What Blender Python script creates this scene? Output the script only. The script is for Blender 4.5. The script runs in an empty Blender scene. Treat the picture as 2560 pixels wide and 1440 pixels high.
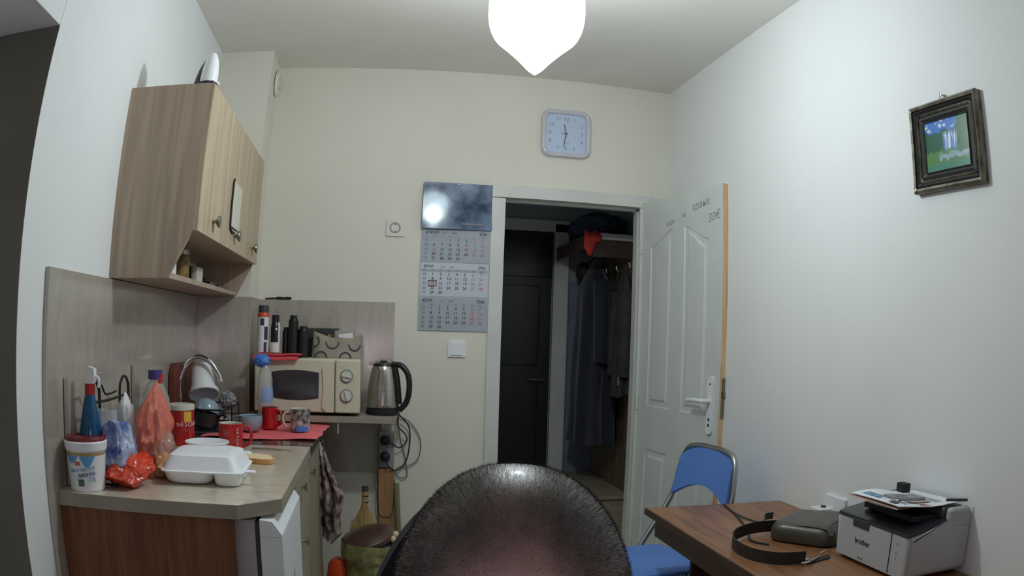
import bpy, bmesh, math, random
from mathutils import Vector, Matrix, noise
random.seed(7)
S = bpy.context.scene
COL = S.collection
PI = math.pi
R = math.radians

# ------------------------------------------------------------------ camera
# wide webcam lens with barrel distortion: panoramic camera with a polynomial lens
CAM = dict(cx=1341.1423, cy=912.6049, b=0.1287, b2=0.0227, cz=1.3089, yaw=0.2067, pitch=-0.0351, roll=0.0319, f=1950.2866)
def make_camera(d):
    cam = bpy.data.cameras.new('camera'); o = bpy.data.objects.new('camera', cam); COL.objects.link(o)
    cy, sy, cp, sp = math.cos(d['yaw']), math.sin(d['yaw']), math.cos(d['pitch']), math.sin(d['pitch'])
    F = Vector((sy*cp, cy*cp, sp)); Rt = Vector((cy, -sy, 0)); U = Rt.cross(F)
    c, s = math.cos(d['roll']), math.sin(d['roll'])
    R2 = c*Rt + s*U; U2 = -s*Rt + c*U
    m = Matrix((R2, U2, -F)).transposed().to_4x4(); m.translation = (0, 0, d['cz'])
    o.matrix_world = m
    cam.type = 'PANO'; cam.panorama_type = 'FISHEYE_LENS_POLYNOMIAL'
    cam.sensor_width = 36; cam.sensor_height = 20.25; cam.fisheye_fov = R(170)
    p = 2560/36/d['f']
    cam.fisheye_polynomial_k0 = 0; cam.fisheye_polynomial_k1 = -p; cam.fisheye_polynomial_k2 = 0
    cam.fisheye_polynomial_k3 = -d['b']*p**3; cam.fisheye_polynomial_k4 = -d['b2']*p**4
    cam.shift_x = -(d['cx']-1280)/2560; cam.shift_y = (d['cy']-720)/1440
    cam.clip_start = 0.01
    S.camera = o
make_camera(CAM)

# ------------------------------------------------------------------ world, lamp light, exposure
S.view_settings.view_transform = 'Standard'; S.view_settings.look = 'None'
S.view_settings.gamma = 1; S.view_settings.use_curve_mapping = False
S.view_settings.exposure = 0.28
LAMP_POS = (0.417, 2.15, 2.236)
LAMP_WATT = 62.0
SHADE_GLOW = 14.0
SCREEN_GLOW = 3.3
w = bpy.data.worlds.new('world'); S.world = w; w.use_nodes = True
w.node_tree.nodes['Background'].inputs[0].default_value = (.55, .6, .7, 1)
w.node_tree.nodes['Background'].inputs[1].default_value = 0.22
ld = bpy.data.lights.new('bulb_light', 'POINT'); ld.energy = LAMP_WATT; ld.color = (.955, .99, 1.0); ld.shadow_soft_size = .028
lo = bpy.data.objects.new('bulb_light', ld); lo.location = LAMP_POS; COL.objects.link(lo)
S.cycles.max_bounces = 14; S.cycles.diffuse_bounces = 12; S.cycles.glossy_bounces = 6; S.cycles.transparent_max_bounces = 24; S.cycles.caustics_reflective = False; S.cycles.caustics_refractive = False
S.cycles.use_denoising = True
S.cycles.sample_clamp_indirect = 4

# ------------------------------------------------------------------ materials
def lin(c):
    return tuple(((x/255)/12.92 if x/255 <= .04045 else ((x/255+.055)/1.055)**2.4) for x in c[:3]) + (1,)
def mat(name, col, rough=.5, metal=0, var=.06, scale=6, bump=0, bscale=60, coat=0, spec=.5, trans=0, alpha=1, sss=0, ior=1.5, stretch=(1,1,1), col2=None, sheen=0, detail=3):
    m = bpy.data.materials.new(name); m.use_nodes = True
    nt = m.node_tree; N = nt.nodes; L = nt.links
    b = N['Principled BSDF']
    c = lin(col)
    tc = N.new('ShaderNodeTexCoord'); mp = N.new('ShaderNodeMapping'); mp.inputs['Scale'].default_value = stretch
    L.new(tc.outputs['Object'], mp.inputs[0])
    ns = N.new('ShaderNodeTexNoise'); ns.inputs['Scale'].default_value = scale; ns.inputs['Detail'].default_value = detail
    L.new(mp.outputs[0], ns.inputs['Vector'])
    r = N.new('ShaderNodeValToRGB')
    if col2 is None:
        r.color_ramp.elements[0].color = tuple(x*(1-var*1.6) for x in c[:3])+(1,)
        r.color_ramp.elements[1].color = tuple(min(1, x*(1+var*1.6)) for x in c[:3])+(1,)
    else:
        r.color_ramp.elements[0].color = c; r.color_ramp.elements[1].color = lin(col2)
    r.color_ramp.elements[0].position = .32; r.color_ramp.elements[1].position = .68
    L.new(ns.outputs[0], r.inputs[0]); L.new(r.outputs[0], b.inputs['Base Color'])
    b.inputs['Roughness'].default_value = rough; b.inputs['Metallic'].default_value = metal
    b.inputs['Coat Weight'].default_value = coat; b.inputs['Coat Roughness'].default_value = .08
    b.inputs['Specular IOR Level'].default_value = spec; b.inputs['Transmission Weight'].default_value = trans
    b.inputs['IOR'].default_value = ior; b.inputs['Alpha'].default_value = alpha
    b.inputs['Subsurface Weight'].default_value = sss; b.inputs['Subsurface Scale'].default_value = .02
    b.inputs['Sheen Weight'].default_value = sheen
    if bump:
        bn = N.new('ShaderNodeTexNoise'); bn.inputs['Scale'].default_value = bscale; bn.inputs['Detail'].default_value = 4
        L.new(mp.outputs[0], bn.inputs['Vector'])
        bp = N.new('ShaderNodeBump'); bp.inputs['Strength'].default_value = bump; bp.inputs['Distance'].default_value = .004
        L.new(bn.outputs[0], bp.inputs['Height']); L.new(bp.outputs[0], b.inputs['Normal'])
    return m
def film(name, col, opacity=.5, rough=.25, gloss=.3):
    """thin translucent plastic: part see-through, part coloured"""
    m = bpy.data.materials.new(name); m.use_nodes = True
    nt = m.node_tree; N = nt.nodes; L = nt.links; b = N['Principled BSDF']; out = N['Material Output']
    b.inputs['Base Color'].default_value = lin(col); b.inputs['Roughness'].default_value = rough
    t = N.new('ShaderNodeBsdfTransparent'); mx = N.new('ShaderNodeMixShader')
    ns = N.new('ShaderNodeTexNoise'); ns.inputs['Scale'].default_value = 22
    mr = N.new('ShaderNodeMapRange'); mr.inputs[3].default_value = max(0, opacity-.15); mr.inputs[4].default_value = min(1, opacity+.15)
    tc = N.new('ShaderNodeTexCoord'); L.new(tc.outputs['Object'], ns.inputs[0])
    L.new(ns.outputs[0], mr.inputs[0]); L.new(mr.outputs[0], mx.inputs[0])
    L.new(t.outputs[0], mx.inputs[1]); L.new(b.outputs[0], mx.inputs[2]); L.new(mx.outputs[0], out.inputs[0])
    return m
def emis(name, col, strength, thru=0):
    m = bpy.data.materials.new(name); m.use_nodes = True
    nt = m.node_tree; N = nt.nodes; L = nt.links; N.remove(N['Principled BSDF']); out = N['Material Output']
    e = N.new('ShaderNodeEmission'); e.inputs[0].default_value = lin(col); e.inputs[1].default_value = strength
    if thru:
        t = N.new('ShaderNodeBsdfTransparent'); mx = N.new('ShaderNodeMixShader'); mx.inputs[0].default_value = thru
        L.new(e.outputs[0], mx.inputs[1]); L.new(t.outputs[0], mx.inputs[2]); L.new(mx.outputs[0], out.inputs[0])
    else: L.new(e.outputs[0], out.inputs[0])
    return m
def streaks(name, c1, c2, rough=.3, rot=(0,0,0), stretch=(14,14,1.2), scale=3, coat=0, ior=1.5, dist=.6, lo=.35, hi=.65):
    m = mat(name, c1, rough, col2=c2, coat=coat, ior=ior)
    N = m.node_tree.nodes
    if coat >= 1: N['Principled BSDF'].inputs['Coat IOR'].default_value = 1.85; N['Principled BSDF'].inputs['Coat Roughness'].default_value = .15
    for n in N:
        if n.type == 'MAPPING': n.inputs['Scale'].default_value = stretch; n.inputs['Rotation'].default_value = rot
        if n.type == 'TEX_NOISE': n.inputs['Scale'].default_value = scale; n.inputs['Detail'].default_value = 6; n.inputs['Distortion'].default_value = dist
        if n.type == 'VALTORGB': n.color_ramp.elements[0].position = lo; n.color_ramp.elements[1].position = hi
    return m

M = {}
M['wall_cool'] = mat('wall_cool', (226,229,230), .85, var=.012, scale=2, bump=.05, bscale=180)
M['wall_cream'] = mat('wall_cream', (220,217,206), .85, var=.015, scale=2, bump=.05, bscale=180)
M['ceil'] = mat('ceiling_paint', (226,224,218), .9, var=.02, scale=2)
M['floor'] = mat('floor_lino', (186,178,164), .6, var=.1, scale=5)
M['trim'] = mat('trim_white', (205,207,203), .45, var=.03)
M['doorpaint'] = mat('door_paint', (206,211,208), .45, var=.02, bump=.04, bscale=120)
M['rawwood'] = streaks('raw_pine', (196,160,122), (224,190,150), .6)
M['oak'] = streaks('light_oak_laminate', (160,141,123), (182,163,143), .45, stretch=(16,16,.7), scale=2.5)
M['oak_front'] = streaks('light_oak_front', (166,146,122), (196,176,150), .4, stretch=(16,16,.6), scale=2.5)
M['unit'] = streaks('beige_unit_front', (134,126,108), (168,160,140), .5, stretch=(14,14,.7), scale=2)
M['lam'] = streaks('grey_marble_laminate', (154,147,136), (180,173,162), .35, rot=(R(32),R(28),0), stretch=(3.2,3.2,.8), scale=3, coat=1, ior=1.6, dist=2.2, lo=.2, hi=.8)
M['top'] = streaks('worktop_laminate', (186,175,154), (214,205,187), .25, rot=(0,0,R(35)), stretch=(2.2,4.5,4), scale=3, coat=.5, dist=2.5, lo=.15, hi=.85)
M['topedge'] = mat('worktop_edge', (152,145,131), .4, var=.07)
M['brownpanel'] = streaks('red_brown_panel', (104,60,34), (132,80,46), .45, stretch=(20,20,1), scale=3)
M['deskw'] = streaks('desk_walnut', (116,76,48), (148,104,70), .4, rot=(0,0,R(0)), stretch=(14,1.2,10), scale=2.5, coat=.1)
M['deskdark'] = streaks('desk_dark_edge', (52,32,22), (70,44,30), .4, stretch=(14,1.2,10), scale=2)
M['fridge'] = mat('fridge_white', (236,238,244), .3, var=.01)
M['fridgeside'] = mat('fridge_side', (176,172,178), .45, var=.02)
M['mw'] = mat('microwave_cream', (206,202,180), .35, var=.015)
M['mwdark'] = mat('microwave_window', (52,48,54), .12, var=.05, coat=.6)
M['steel'] = mat('brushed_steel', (180,176,168), .22, metal=1, var=.04, stretch=(1,1,20))
M['chrome'] = mat('chrome', (205,208,206), .12, metal=1, var=.02)
M['dullmetal'] = mat('dull_metal', (150,145,132), .35, metal=1, var=.05)
M['tube'] = mat('grey_steel_tube', (170,172,176), .3, metal=1, var=.03)
M['black'] = mat('black_plastic', (24,25,28), .35, var=.1)
M['blacksoft'] = mat('black_matte', (20,20,24), .6, var=.1)
M['grey'] = mat('grey_plastic', (140,142,145), .4, var=.03)
M['dgrey'] = mat('dark_grey_plastic', (62,64,68), .4, var=.04)
M['white'] = mat('white_plastic', (228,230,234), .35, var=.01)
M['offwhite'] = mat('offwhite_plastic', (205,203,192), .4, var=.02)
M['foam'] = mat('white_foam', (236,240,246), .38, var=.01, bump=.03, bscale=300)
M['paper'] = mat('paper', (225,228,233), .7, var=.02)
M['red'] = mat('red_glaze', (178,28,32), .18, var=.05, coat=.5)
M['redmat'] = mat('red_plastic', (170,36,36), .4, var=.05)
M['darkred'] = mat('dark_red_lid', (112,34,36), .4, var=.12, scale=20)
M['pink'] = mat('pink_mat', (235,110,118), .6, var=.04, bump=.15, bscale=40)
M['pinkcloth'] = mat('coral_cloth', (214,80,88), .75, var=.08, bump=.2)
M['bluegrey'] = mat('blue_grey_glaze', (140,160,176), .2, var=.02, coat=.5)
M['blue'] = mat('blue_vinyl', (88,132,206), .42, var=.03, bump=.06, bscale=200)
M['bluecap'] = mat('blue_plastic', (70,130,215), .35, var=.04)
M['purple'] = mat('purple_plastic', (74,60,130), .4, var=.04)
M['orange'] = mat('orange_plastic', (222,74,34), .3, var=.06, coat=.3)
M['orangeplast'] = mat('orange_red_bag', (205,58,28), .25, var=.12, scale=14, coat=.4, bump=.25, bscale=30)
M['mesh'] = film('orange_mesh_film', (228,118,94), .58, .5)
M['clear'] = film('clear_plastic', (215,222,225), .22, .08)
M['clearblue'] = film('blue_liquid', (24,84,128), .85, .12)
M['baggie'] = mat('blue_white_bag', (78,104,176), .35, col2=(196,206,228), scale=20, bump=.2, bscale=25)
M['clearbag'] = film('thin_clear_bag', (190,170,160), .45, .2)
M['yellow'] = mat('yellow_print', (222,178,60), .5, var=.05)
M['bread'] = mat('bread_crumb', (226,202,164), .9, var=.06, scale=40, bump=.4, bscale=120)
M['crust'] = mat('bread_crust', (196,146,88), .8, var=.1, scale=25)
M['ink'] = mat('dark_ink', (52,58,68), .7, var=.02)
M['inkgrey'] = mat('grey_ink', (120,128,138), .7, var=.02)
M['inkred'] = mat('red_ink', (205,110,104), .7, var=.02)
M['calpaper'] = mat('calendar_paper', (188,196,206), .6, var=.01)
M['calgrey'] = mat('calendar_grey_sheet', (160,168,178), .6, var=.02)
M['calhead'] = mat('calendar_header_band', (160,168,176), .6, var=.02)
M['clockface'] = mat('clock_face', (186,202,226), .5, var=.01)
M['clockrim'] = mat('clock_rim', (196,194,202), .2, var=.02, coat=.4)
M['clockink'] = mat('clock_ink', (128,140,160), .6, var=.01)
M['hand'] = mat('clock_hand_grey', (96,106,118), .5, var=.01)
M['leather'] = mat('dark_leather', (70,66,58), .42, var=.15, bump=.2, bscale=90, coat=.15)
M['strap'] = mat('dark_strap', (38,32,30), .5, var=.15, bump=.1)
M['cable'] = mat('dark_cable', (44,46,46), .5, var=.05)
M['gcable'] = mat('grey_green_cable', (112,122,112), .5, var=.05)
M['straw'] = streaks('broom_straw', (150,120,74), (196,166,112), .8, stretch=(60,60,2), scale=3)
M['board'] = streaks('brown_board', (150,112,78), (176,136,98), .6, stretch=(14,14,1), scale=3)
M['stick'] = mat('olive_stick', (128,122,92), .6, var=.08)
M['binlid'] = mat('brown_bin_lid', (78,54,50), .35, var=.12, coat=.3)
M['binbody'] = mat('dark_bin', (40,37,36), .5, var=.1)
M['binbag'] = mat('yellow_green_bag', (92,92,52), .2, col2=(158,156,104), scale=22, bump=.7, bscale=34, coat=.4)
M['towel'] = mat('towel_pattern', (70,38,44), .9, col2=(186,172,164), scale=26, bump=.4, bscale=200, detail=1)
M['towelw'] = mat('towel_trim', (190,186,190), .9, var=.05)
M['camo'] = mat('beige_pattern_bag', (140,132,116), .7, col2=(160,150,140), scale=14, bump=.1)
M['navy'] = mat('navy_coat', (14,20,33), .8, var=.25, scale=7, bump=.3, bscale=80, sheen=.2)
M['brownjacket'] = mat('brown_grey_jacket', (54,50,48), .8, var=.2, scale=7, bump=.3)
M['darkdoor'] = mat('dark_door', (28,25,26), .35, var=.2, scale=3, stretch=(8,8,1))
M['darkpanel'] = mat('dark_navy_panel', (12,16,26), .25, var=.1)
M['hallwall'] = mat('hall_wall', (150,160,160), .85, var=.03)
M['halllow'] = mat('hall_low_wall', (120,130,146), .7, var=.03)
M['rack'] = streaks('rack_panel', (92,80,58), (112,98,74), .5, stretch=(14,14,1), scale=2)
M['rackdark'] = mat('rack_shelf_brown', (70,52,46), .5, var=.1)
M['bench'] = streaks('bench_beige', (136,126,106), (156,146,124), .5, stretch=(2,14,14), scale=2)
M['glass'] = mat('glass', (235,240,240), .05, trans=1, ior=1.45, var=0)
M['jarstuff'] = mat('jar_contents', (150,120,52), .5, col2=(60,50,34), scale=30)
M['silverframe'] = mat('silver_frame', (150,146,130), .35, metal=.7, col2=(84,80,68), scale=26)
M['frameblack'] = mat('frame_black', (26,28,30), .4, var=.1)
M['skin'] = mat('skin', (128,88,80), .5, var=.12, scale=18, sss=.1, bump=.12, bscale=400)
M['hair'] = mat('hair_dark', (26,22,20), .38, var=.3, scale=200)
M['navycloth'] = mat('navy_pullover', (26,30,44), .85, var=.15, bump=.3, bscale=200)
M['jeans'] = mat('jeans', (48,58,84), .85, var=.15, bump=.3, bscale=200)
M['eye'] = mat('eye_white', (230,228,224), .2, var=0)
M['lip'] = mat('lips', (140,84,80), .5, var=.05)
M['green'] = mat('leaf_green_print', (70,100,84), .6, var=.1)
M['skyprint'] = mat('sky_blue_print', (96,158,205), .5, var=.1)
M['goldprint'] = mat('gold_band', (170,146,84), .45, var=.05)
M['bluebox'] = mat('dark_blue_bag', (20,36,56), .7, var=.2)
M['redscarf'] = mat('red_scarf', (176,52,42), .8, var=.2)
M['sinkglass'] = mat('dark_brown_board', (74,60,54), .2, var=.15, coat=.5)
M['tan'] = mat('tan_page', (176,146,134), .7, var=.1)

# waterfall picture: flat printed landscape
def picture_mat():
    m = bpy.data.materials.new('waterfall_print'); m.use_nodes = True
    nt = m.node_tree; N = nt.nodes; L = nt.links; b = N['Principled BSDF']; b.inputs['Roughness'].default_value = .25
    tc = N.new('ShaderNodeTexCoord'); sp = N.new('ShaderNodeSeparateXYZ'); L.new(tc.outputs['UV'], sp.inputs[0])
    ns = N.new('ShaderNodeTexNoise'); ns.inputs['Scale'].default_value = 7; ns.inputs['Detail'].default_value = 5; L.new(tc.outputs['UV'], ns.inputs['Vector'])
    def mth(op, a, bb):
        n = N.new('ShaderNodeMath'); n.operation = op
        for i, v in enumerate((a, bb)):
            if isinstance(v, (int, float)): n.inputs[i].default_value = v
            else: L.new(v, n.inputs[i])
        return n.outputs[0]
    def mix(f, a, c):
        n = N.new('ShaderNodeMix'); n.data_type = 'RGBA'; L.new(f, n.inputs[0])
        for i, v in ((6, a), (7, c)):
            if isinstance(v, tuple): n.inputs[i].default_value = lin(v)
            else: L.new(v, n.inputs[i])
        return n.outputs[2]
    u, v = sp.outputs[0], sp.outputs[1]
    nz = mth('MULTIPLY', mth('SUBTRACT', ns.outputs[0], .5), .35)
    un = mth('ADD', u, nz); vn = mth('ADD', v, nz)
    def step(x, e, s=.03):
        n = N.new('ShaderNodeMapRange'); L.new(x, n.inputs[0]); n.inputs[1].default_value = e-s; n.inputs[2].default_value = e+s; return n.outputs[0]
    col = mix(step(vn, .38), (84,130,70), (36,92,74))                 # meadow, far trees
    col = mix(step(vn, .78), col, (70,120,200))                       # sky
    col = mix(mth('MULTIPLY', step(vn, .86, .02), step(ns.outputs[0], .55)), col, (215,225,235))
    col = mix(mth('MULTIPLY', step(un, .74), step(vn, .3)), col, (70,110,84))  # cliff on the right
    stripe = N.new('ShaderNodeTexNoise'); stripe.inputs['Scale'].default_value = 22
    mp = N.new('ShaderNodeMapping'); mp.inputs['Scale'].default_value = (1, .06, 1); L.new(tc.outputs['UV'], mp.inputs[0]); L.new(mp.outputs[0], stripe.inputs['Vector'])
    fall = mix(step(stripe.outputs[0], .5, .06), (96,140,200), (220,232,245))
    inside = mth('MULTIPLY', mth('MULTIPLY', step(u, .42), mth('SUBTRACT', 1, step(u, .72, .03))), mth('MULTIPLY', step(vn, .38, .04), mth('SUBTRACT', 1, step(v, .72, .05))))
    col = mix(inside, col, fall)
    pool = mth('MULTIPLY', step(vn, .2, .03), mth('SUBTRACT', 1, step(vn, .3, .03)))
    col = mix(mth('MULTIPLY', pool, step(u, .3)), col, (150,168,190))
    col = mix(mth('SUBTRACT', 1, step(vn, .14, .03)), col, (70,130,110))
    L.new(col, b.inputs['Base Color'])
    return m
M['waterfall'] = picture_mat()
def poster_mat():
    m = mat('poster_print', (50,66,88), .11, col2=(128,148,176), scale=12, coat=.35, detail=2)
    return m
M['poster'] = poster_mat()

# ------------------------------------------------------------------ mesh helpers
def bm_new(): return bmesh.new()
def _xf(bm, vs, T):
    if T is not None: bmesh.ops.transform(bm, matrix=T, verts=vs)
def box(bm, lo, hi, bev=0, seg=2, T=None):
    r = bmesh.ops.create_cube(bm, size=1); vs = r['verts']
    for v in vs:
        v.co = Vector([(lo[i]+hi[i])/2 + v.co[i]*(hi[i]-lo[i]) for i in range(3)])
    if bev:
        es = list({e for v in vs for e in v.link_edges})
        rr = bmesh.ops.bevel(bm, geom=es, offset=bev, segments=seg, profile=.5, affect='EDGES')
        vs = list({v for f in rr['faces'] for v in f.verts} | {v for v in vs if v.is_valid})
    _xf(bm, vs, T); return bm
def prism(bm, poly, axis, a, b, T=None):
    """extrude a 2-D outline along axis 0/1/2 from a to b; poly gives the other two coordinates in order"""
    def mk(p, t):
        c = list(p); c.insert(axis, t); return bm.verts.new(c)
    A = [mk(p, a) for p in poly]; B = [mk(p, b) for p in poly]
    bm.faces.new(A); bm.faces.new(B[::-1]); n = len(poly)
    for i in range(n): bm.faces.new((A[i], B[i], B[(i+1) % n], A[(i+1) % n]))
    _xf(bm, A+B, T); return bm
def lathe(bm, prof, seg=32, c=(0,0,0), T=None, a0=0, a1=2*PI):
    full = abs(a1-a0-2*PI) < 1e-6; n = seg if full else seg+1
    rings = []
    for (r, z) in prof:
        if r < 1e-6: rings.append([bm.verts.new((c[0], c[1], c[2]+z))])
        else: rings.append([bm.verts.new((c[0]+r*math.cos(a0+(a1-a0)*i/seg), c[1]+r*math.sin(a0+(a1-a0)*i/seg), c[2]+z)) for i in range(n)])
    for A, B in zip(rings, rings[1:]):
        for i in range(seg):
            j = (i+1) % n
            q = [A[i % len(A)], A[j % len(A)], B[j % len(B)], B[i % len(B)]]
            u = []
            for v in q:
                if v not in u: u.append(v)
            if len(u) > 2:
                try: bm.faces.new(u)
                except ValueError: pass
    _xf(bm, [v for g in rings for v in g], T); return bm
def spline(pts, n=8, closed=False):
    P = [Vector(p) for p in pts]; out = []; k = len(P)
    for i in range(k if closed else k-1):
        p1, p2 = P[i], P[(i+1) % k]
        p0 = P[i-1] if (i > 0 or closed) else p1*2-p2
        p3 = P[(i+2) % k] if (i+2 < k or closed) else p2*2-p1
        for j in range(n):
            t = j/n
            out.append(.5*((2*p1)+(-p0+p2)*t+(2*p0-5*p1+4*p2-p3)*t*t+(-p0+3*p1-3*p2+p3)*t**3))
    if not closed: out.append(P[-1])
    return out
def tube(bm, pts, r, seg=8, smooth=6, closed=False, T=None, flat=1.0):
    P = spline(pts, smooth, closed) if smooth else [Vector(p) for p in pts]
    n = len(P); rings = []; up = None
    for i, p in enumerate(P):
        t = (P[(i+1) % n]-P[i-1]) if (closed or 0 < i < n-1) else (P[1]-P[0] if i == 0 else P[-1]-P[-2])
        t.normalize()
        if up is None: up = t.orthogonal().normalized()
        else:
            up = (up - t*up.dot(t)); up = up.normalized() if up.length > 1e-6 else t.orthogonal().normalized()
        s = t.cross(up)
        rr = r(i/(n-1)) if callable(r) else r
        rings.append([bm.verts.new(p+(up*math.cos(2*PI*k/seg)*flat+s*math.sin(2*PI*k/seg))*rr) for k in range(seg)])
    m = n if closed else n-1
    for i in range(m):
        A, B = rings[i], rings[(i+1) % n]
        for k in range(seg): bm.faces.new((A[k], A[(k+1) % seg], B[(k+1) % seg], B[k]))
    if not closed: bm.faces.new(rings[0][::-1]); bm.faces.new(rings[-1])
    _xf(bm, [v for g in rings for v in g], T); return bm
def grid(bm, fn, nu, nv, thick=0, T=None, closeu=False):
    V = [[bm.verts.new(fn(i/nu, j/nv)) for j in range(nv+1)] for i in range(nu if closeu else nu+1)]
    F = []
    for i in range(nu):
        for j in range(nv):
            A = V[i]; B = V[(i+1) % len(V)]
            F.append(bm.faces.new((A[j], B[j], B[j+1], A[j+1])))
    if thick:
        bmesh.ops.recalc_face_normals(bm, faces=F)
        r = bmesh.ops.solidify(bm, geom=F, thickness=thick)
    if T is not None: bmesh.ops.transform(bm, matrix=T, verts=bm.verts)
    return bm
def blob(bm, c, s, amp=.15, freq=3, sub=4, seed=0, ridge=True, flatz=None, fn=None):
    r = bmesh.ops.create_icosphere(bm, subdivisions=sub, radius=1); vs = r['verts']
    for v in vs:
        d = v.co.normalized(); n = 0; a = 1; f = freq
        for k in range(4):
            q = noise.noise(d*f+Vector((seed*7.3, k*3.1, seed))); n += a*((1-2*abs(q)) if ridge else q); a *= .5; f *= 2.1
        p = d*(1+amp*(n-.6 if ridge else n))
        if fn: p = fn(p)
        v.co = Vector((c[0]+p.x*s[0], c[1]+p.y*s[1], c[2]+p.z*s[2]))
        if flatz is not None and v.co.z < flatz: v.co.z = flatz + (v.co.z-flatz)*.02
    return bm
def crumple(bm, c, s, planes=30, seed=0, sub=5, amp=.10, flatz=None, fn=None, conc=.25):
    rnd = random.Random(seed); N_ = []
    for k in range(planes):
        v = Vector((rnd.gauss(0,1), rnd.gauss(0,1), rnd.gauss(0,1))).normalized(); N_.append((v, rnd.uniform(.72, 1.0)))
    vs = bmesh.ops.create_icosphere(bm, subdivisions=sub, radius=1)['verts']
    for v in vs:
        d = v.co.normalized(); r_ = 1.15
        for n_, h in N_:
            q = d.dot(n_)
            if q > .05: r_ = min(r_, h/q)
        w_ = noise.noise(d*1.7+Vector((seed*3.7,0,0))); r_ *= 1-conc*max(0, w_)
        a = noise.noise(d*4.5+Vector((0,seed*2.3,0))); b2 = noise.noise(d*9+Vector((seed*1.3,0,5)))
        r_ *= 1+amp*(1-3*abs(a))*.6+amp*(1-3*abs(b2))*.3
        p = d*r_
        if fn: p = fn(p)
        v.co = Vector((c[0]+p.x*s[0], c[1]+p.y*s[1], c[2]+p.z*s[2]))
        if flatz is not None and v.co.z < flatz: v.co.z = flatz+(v.co.z-flatz)*.02
    return bm
def rrect(w, h, r, n=6, cx=0, cy=0):
    out = []
    for (sx, sy, a0) in ((1,1,0),(-1,1,90),(-1,-1,180),(1,-1,270)):
        for k in range(n+1):
            a = R(a0+90*k/n); out.append((cx+sx*(w/2-r)+r*math.cos(a), cy+sy*(h/2-r)+r*math.sin(a)))
    return out

FR = {}; bm_small = []
def frame(o):
    return FR.get(o.name, Matrix.Identity(4)) if o else Matrix.Identity(4)
def obj(name, bm, m, parent=None, world=True, smooth=True, ang=35, label=None, kind=None):
    me = bpy.data.meshes.new(name)
    if isinstance(bm, bmesh.types.BMesh):
        bmesh.ops.recalc_face_normals(bm, faces=bm.faces); bm.to_mesh(me); bm.free()
    else: me = bm
    F = frame(parent)
    if world and parent is not None: me.transform(F.inverted())
    me.materials.clear(); me.materials.append(M[m] if isinstance(m, str) else m)
    if smooth and len(me.polygons):
        me.polygons.foreach_set('use_smooth', [True]*len(me.polygons)); me.set_sharp_from_angle(angle=R(ang))
    o = bpy.data.objects.new(name, me); COL.objects.link(o)
    if smooth and 5 < len(me.polygons) < 700 and len(bm_small) >= 0:
        wn = o.modifiers.new('weighted_normals', 'WEIGHTED_NORMAL'); wn.keep_sharp = True; wn.weight = 80
    if parent is not None: o.parent = parent
    FR[o.name] = F
    if label: o['label'] = label
    if kind: o['kind'] = kind
    return o
def thing(name, label, cat, loc=(0,0,0), rz=0, group=None, rot=None):
    o = bpy.data.objects.new(name, None); COL.objects.link(o); o.empty_display_size = .05
    o.location = loc; o.rotation_euler = rot if rot else (0,0,rz)
    o['label'] = label; o['category'] = cat
    if group: o['group'] = group
    from mathutils import Euler
    FR[o.name] = Matrix.Translation(loc) @ Euler(rot if rot else (0,0,rz)).to_matrix().to_4x4()
    return o
def tag(o, label, cat, group=None):
    o['label'] = label; o['category'] = cat
    if group: o['group'] = group
    return o
def struct(name, bm, m, parent=None, **k):
    o = obj(name, bm, m, parent, **k)
    if parent is None: o['kind'] = 'structure'
    return o
def text_mesh(items, ext=.0002):
    """items: (string, matrix, size, align) -> one mesh of flat lettering"""
    bm = bm_new()
    for (s, T, size, al) in items:
        c = bpy.data.curves.new('t', 'FONT'); c.body = s; c.size = size; c.align_x = al; c.align_y = 'CENTER'; c.extrude = ext; c.resolution_u = 3
        o = bpy.data.objects.new('t', c)
        me = bpy.data.meshes.new_from_object(o)
        me.transform(T); bm.from_mesh(me)
        bpy.data.meshes.remove(me); bpy.data.objects.remove(o); bpy.data.curves.remove(c)
    return bm
def orient(p, xdir, ydir):
    x = Vector(xdir).normalized(); y = Vector(ydir).normalized(); z = x.cross(y)
    m = Matrix((x, y, z)).transposed().to_4x4(); m.translation = p; return m

# ------------------------------------------------------------------ room shell
XL, XR, YB, H = -.884, 1.495, 3.799, 2.677
YF = -1.2
b = bm_new(); box(b, (-1.5,YF-.15,-.1), (2.2,5.4,0)); struct('floor', b, 'floor')
b = bm_new(); box(b, (-1.5,YF-.15,H), (XR+.15,YB+.13,H+.1)); struct('ceiling', b, 'ceil')
b = bm_new()
box(b, (XL-.4,1.606,0), (XL,YB+.13,H)); box(b, (XL-.4,.2,2.057), (XL,1.604,H)); box(b, (XL-.4,YF,0), (XL,.2,H))
box(b, (XL-.4,.2,0), (XL-.34,1.604,2.057)); struct('wall_left', b, 'wall_cool', smooth=False)
b = bm_new(); box(b, (XR,YF-.15,0), (XR+.12,YB+.13,H)); struct('wall_right', b, 'wall_cool', smooth=False)
b = bm_new()
box(b, (XL-.1,YB,0), (.575,YB+.13,H)); box(b, (1.35,YB,0), (XR+.02,YB+.13,H)); box(b, (.575,YB,2.03), (1.35,YB+.13,H))
struct('wall_back', b, 'wall_cream', smooth=False)
b = bm_new(); box(b, (XL-.4,YF-.15,0), (XR+.12,YF,H)); struct('wall_front', b, 'wall_cool', smooth=False)
b = bm_new(); box(b, (XL-.01,3.529,0), (-.6085,YB+.01,H)); struct('wall_chase', b, 'wall_cream', smooth=False)
b = bm_new(); box(b, (XL-.339,1.604,0), (XL-.0005,1.6058,2.0565)); struct('jamb_shade', b, mat('jamb_shade_grey', (112,108,100), .8, var=.04), smooth=False)  # thin sheet over the recess jamb, its shade painted in as darker grey
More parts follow.
